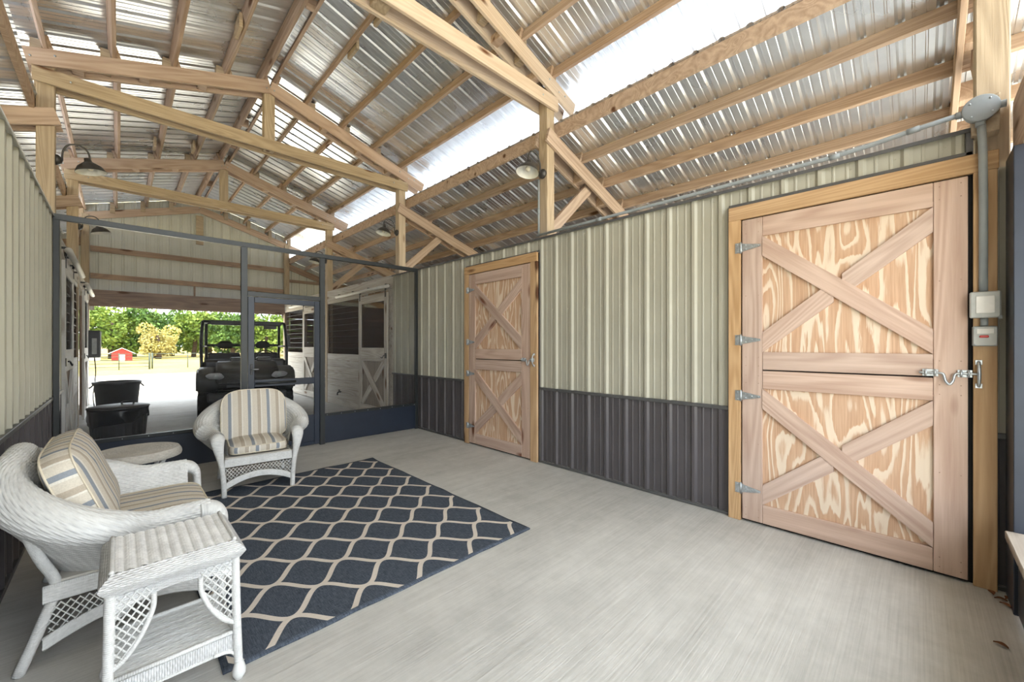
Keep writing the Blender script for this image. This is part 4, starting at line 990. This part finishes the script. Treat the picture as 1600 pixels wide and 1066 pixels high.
    L('grille', (-0.34, -1.345, 0.66), (0.34, -1.30, 0.80), BK, t, 0.015); L('badge', (-0.12, -1.352, 0.815), (0.12, -1.335, 0.85), ST, t, 0.004)
    L('bumper', (-0.62, -1.42, 0.42), (0.62, -1.30, 0.58), BK, t, 0.03)
    for z in (0.62, 0.74): tube('brush_guard', smooth_path([(-0.40, -1.30, z), (-0.38, -1.43, z), (0.38, -1.43, z), (0.40, -1.30, z)], 4), 0.018, ST, t, 8, False, True)
    L('skid_plate', (-0.34, -1.34, 0.26), (0.34, -0.60, 0.42), BK, t, 0.03); tube('tow_hook', [(0.10, -1.43, 0.50), (0.25, -1.45, 0.50), (0.27, -1.45, 0.45)], 0.010, M['zinc'], t, 6, False, True)
    L('dashboard', (-0.70, -0.52, 0.86), (0.70, -0.30, 1.16), BK, t, 0.05); L('chassis', (-0.5, -1.1, 0.28), (0.5, 1.3, 0.52), BK, t, 0.03); L('seat_base', (-0.64, -0.1, 0.42), (0.64, 0.46, 0.70), BK, t, 0.03)
    tube('steering_wheel', [(0.36+0.17*math.cos(k/20*2*math.pi), -0.20+0.08*math.sin(k/20*2*math.pi), 1.18+0.15*math.sin(k/20*2*math.pi)) for k in range(20)], 0.014, M['seat_black'], t, 8, True, True)
    tube('steering_column', [(0.36, -0.20, 1.18), (0.36, -0.38, 1.06)], 0.022, BK, t, 8, False, True)
    for s in (-1, 1): tube('steering_spoke', [(0.36, -0.20, 1.18), (0.36+s*0.165, -0.20, 1.18)], 0.010, M['seat_black'], t, 6, False, True)
    for x in (-0.14, 0.30): L('hood_bump', (x-0.13, -0.62, 1.12), (x+0.13, -0.42, 1.20), BD, t, 0.04)
    L('cargo_bed', (-0.70, 0.62, 0.86), (0.70, 1.46, 0.92), BK, t, 0.015)
    for s in (-1, 1): L('bed_side', (min(s*0.66, s*0.72), 0.62, 0.92), (max(s*0.66, s*0.72), 1.46, 1.18), BK, t, 0.015)
    L('tailgate', (-0.66, 1.40, 0.92), (0.66, 1.46, 1.18), BK, t, 0.015); L('bed_front', (-0.66, 0.62, 0.92), (0.66, 0.67, 1.20), BK, t, 0.015)
vehicle()

# ------------------------------------------------------------------ trash can, tub, wall box
tc = empty('trash_can', (0.0, 7.35, 0), label='ribbed black trash can lined with a glossy black bag', cat='trash can')
n = 96; V = []; F = []; zs_ = [0.0, 0.02, 0.30, 0.50, 0.60]
for i, z in enumerate(zs_):
    for k in range(n):
        a = 2*math.pi*k/n; r = 0.232+0.05*z/0.6+(0.006 if (k//2) % 2 and 0.02 <= z <= 0.5 else 0); V.append((r*math.cos(a), r*math.sin(a), z))
for i in range(len(zs_)-1):
    for k in range(n): F.append((i*n+k, i*n+(k+1) % n, (i+1)*n+(k+1) % n, (i+1)*n+k))
mk('body', pyd('can', V, F), M['black_plastic'], tc, None, True)
V = []; F = []; nj = 9
for j in range(nj):
    for k in range(n):
        a = 2*math.pi*k/n; nz = noise.noise((math.cos(a)*2.2, math.sin(a)*2.2, j*0.25)); nz2 = noise.noise((math.cos(a)*6, math.sin(a)*6, j*0.5+5))
        drop = 0.10+0.13*max(0, noise.noise((math.cos(a)*1.3+0.6, math.sin(a)*1.3, 2.0)))+(0.10*max(0, math.cos(a+2.0)))
        u = j/(nj-1)
        if u < 0.35: r = 0.262+0.028*(u/0.35); z = 0.55+0.09*(u/0.35)
        else: q = (u-0.35)/0.65; r = 0.295+0.02*nz*q+0.012*nz2*q; z = 0.64-drop*q
        V.append((r*math.cos(a), r*math.sin(a), z))
for j in range(nj-1):
    for k in range(n): F.append((j*n+k, j*n+(k+1) % n, (j+1)*n+(k+1) % n, (j+1)*n+k))
mk('bag', pyd('bag', V, F, True), M['black_gloss'], tc, None, True)
lathe('lid', [(0.0, 0.675), (0.12, 0.672), (0.24, 0.66), (0.30, 0.645), (0.302, 0.63)], M['black_plastic'], tc, 40, None, True)
tube('lid_handle', smooth_path([(0.03, -0.02, 0.668), (0.035, 0.0, 0.70), (0.13, 0.0, 0.70), (0.14, 0.02, 0.668)], 4), 0.01, M['black_plastic'], tc, 8, False, True)
tb = empty('muck_tub', (-0.02, 10.6, 0), label='tall flared black muck tub behind the lined trash can', cat='tub')
lathe('body', [(0, 0.0), (0.245, 0.0), (0.26, 0.02), (0.315, 0.70), (0.335, 0.71), (0.345, 0.76), (0.325, 0.765), (0.30, 0.75), (0.245, 0.05), (0, 0.04)], M['black_plastic'], tb, 40, None, True)
for s in (-1, 1): tube('handle', smooth_path([(s*0.325, -0.09, 0.70), (s*0.36, -0.05, 0.66), (s*0.36, 0.05, 0.66), (s*0.325, 0.09, 0.70)], 4), 0.012, M['black_plastic'], tb, 8, False, True)
wbx = empty('wall_fan_box', (-0.50, 13.4, 1.3), label='black square fan box hung on the post by the barn opening', cat='fan')
box('case', (-0.52, 13.15, 1.16), (-0.30, 13.55, 1.78), M['black_plastic'], wbx, ch=0.02); box('face_plate', (-0.44, 13.135, 1.24), (-0.36, 13.15, 1.60), M['pvc_light'], wbx, ch=0.005)
tube('cable', smooth_path([(-0.40, 13.2, 1.16), (-0.38, 13.2, 0.8), (-0.42, 13.2, 0.3), (-0.40, 13.2, 0.02)], 5), 0.012, M['black_plastic'], wbx, 6)
# dry leaves by the corner post
for i, (x, y, a) in enumerate(((3.62, -0.30, 0.3), (3.56, -0.33, 1.7), (3.60, -0.36, 2.6), (3.50, -0.34, 0.9), (3.02, -0.28, 1.2))):
    o = surf('dry_leaf', lambda u, v: ((u-0.5)*0.05, (v-0.5)*0.03*math.sin(math.pi*min(1, u+0.05)), 0.004+0.012*abs(v-0.5)+0.006*math.sin(u*3)), 8, 4, M['dry_leaf'])
    o.matrix_local = Matrix.Translation((x, y, 0.001)) @ Matrix.Rotation(a, 4, 'Z'); tag(o, 'curled brown leaf on the concrete by the corner post', 'leaf', 'dry leaves on the floor')

# ------------------------------------------------------------------ outdoors
def tree(x, y, h, rad, mat, label, seed, group='trees along the edge of the pasture'):
    rnd = random.Random(seed); t = empty('tree', (x, y, -0.06), label=label, cat='tree', group=group)
    tube('trunk', [(0, 0, 0), (0.2*rnd.uniform(-1, 1), 0, h*0.35), (0.3*rnd.uniform(-1, 1), 0.1, h*0.7)], [0.26, 0.2, 0.1], M['bark'], t, 8, False, True)
    blobs = [(rnd.uniform(-.75, .75)*rad, rnd.uniform(-.75, .75)*rad, h*rnd.uniform(0.22, 0.86), rad*rnd.uniform(0.34, 0.56)) for _ in range(17)]
    V = []; F = []
    for bx_, by_, bz, br in blobs:
        for _ in range(210):
            d = Vector((rnd.gauss(0, 1), rnd.gauss(0, 1), rnd.gauss(0, 1)*0.85)).normalized()*br*rnd.uniform(0.72, 1.05); c = Vector((bx_, by_, max(0.5, bz)))+d
            if c.z < 0.25: continue
            a = Vector((rnd.gauss(0, 1), rnd.gauss(0, 1), rnd.gauss(0, 1))).normalized(); b = a.cross(Vector((rnd.gauss(0, 1), rnd.gauss(0, 1), rnd.gauss(0, 1)))).normalized(); q = rnd.uniform(0.16, 0.34)*rad/3.0
            i = len(V); V += [c-a*q, c-b*q*0.6, c+a*q, c+b*q*0.6]; F.append((i, i+1, i+2, i+3))
    o = mk('crown', pyd('crown', V, F), mat, t, None, True); o['kind'] = 'stuff'
rnd = random.Random(3)
FR = [(-8.4, 5.6, 'light green tree beyond the pipe fence and the white shed'), (-4.4, 6.0, 'dark green tree standing behind the low white shed'), (-0.6, 6.3, 'broad light green tree standing behind the small red shed'), (3.0, 5.9, 'dark green tree partly covered by the rounded yellow tree'), (6.6, 5.7, 'light green tree just past the rounded yellow tree'), (10.2, 5.5, 'dark green tree seen past the utility vehicle roll cage'), (13.8, 5.6, 'light green tree seen through the vehicle roll cage'), (17.4, 5.3, 'dark green tree at the pasture edge beside the stall end'), (21.2, 5.6, 'light green tree beyond the end stall at the pasture edge')]
for i, (px, h, lab) in enumerate(FR): tree(px, 62+rnd.uniform(-2, 3), h, 2.3, M['leaf1'] if i % 2 == 0 else M['leaf2'], lab, 11+i)
for i, px in enumerate((-6.5, -2.6, 1.4, 5.2, 9.2, 13.2, 17.2)):
    tree(px, 70+rnd.uniform(-1, 2), 6.4, 2.6, M['leaf2'] if i % 2 else M['leaf1'], 'tall green tree in the back row of the pasture edge', 41+i, 'back row of trees')
tree(3.0, 57, 3.7, 1.5, M['leaf3'], 'rounded yellow leaved tree in front of the green trees', 77, None)
rb = empty('red_shed', (0.2, 53, -0.06), label='small red shed with a pale roof at the foot of the trees', cat='shed')
prism('wall', [(-0.7, 0), (-0.7, 0.75), (0, 1.15), (0.7, 0.75), (0.7, 0)], -0.9, 0.9, M['barn_red'], rb, True)
for s in (-1, 1): beam('roof', (0, 0, 1.21), (s*0.95, 0, 0.66), 2.0, 0.05, (s*0.5, 0, 0.87), M['barn_roof'], rb, True)
box('door', (-0.2, -0.93, 0), (0.2, -0.9, 0.6), M['white_paint'], rb, True)
rs_ = empty('white_shed', (-2.3, 56, -0.06), label='low white shed with a flat roof beside the small red shed', cat='shed')
prism('wall', [(-1.0, 0), (-1.0, 1.0), (1.0, 0.8), (1.0, 0)], -1, 1, M['white_paint'], rs_, True); box('roof', (-1.2, -1.2, 0.98), (1.2, 1.2, 1.05), M['barn_roof'], rs_, True)
def fence_panel(x0, x1, y, label, rails):
    t = empty('pipe_fence', ((x0+x1)/2, y, -0.06), label=label, cat='fence')
    np_ = max(2, int((x1-x0)/1.2)+1)
    for k in range(np_): x = x0+(x1-x0)*k/(np_-1); tube('fence_post', [(x, y, -0.06), (x, y, 0.95)], 0.045 if k in (0, np_-1) else 0.025, M['fence'], t, 8)
    for z in rails: tube('fence_rail', [(x0, y, z), (x1, y, z)], 0.02, M['fence'], t, 6)
fence_panel(-5.4, 1.35, 33.5, 'five rail dark pipe fence across the pasture', (0.12, 0.32, 0.52, 0.72, 0.90))
fence_panel(1.5, 5.0, 34.0, 'open wire fence of spaced posts beside the pipe fence', (0.62, 0.88))
fence_panel(5.1, 16, 34.2, 'long open pipe fence behind the utility vehicle', (0.4, 0.85))
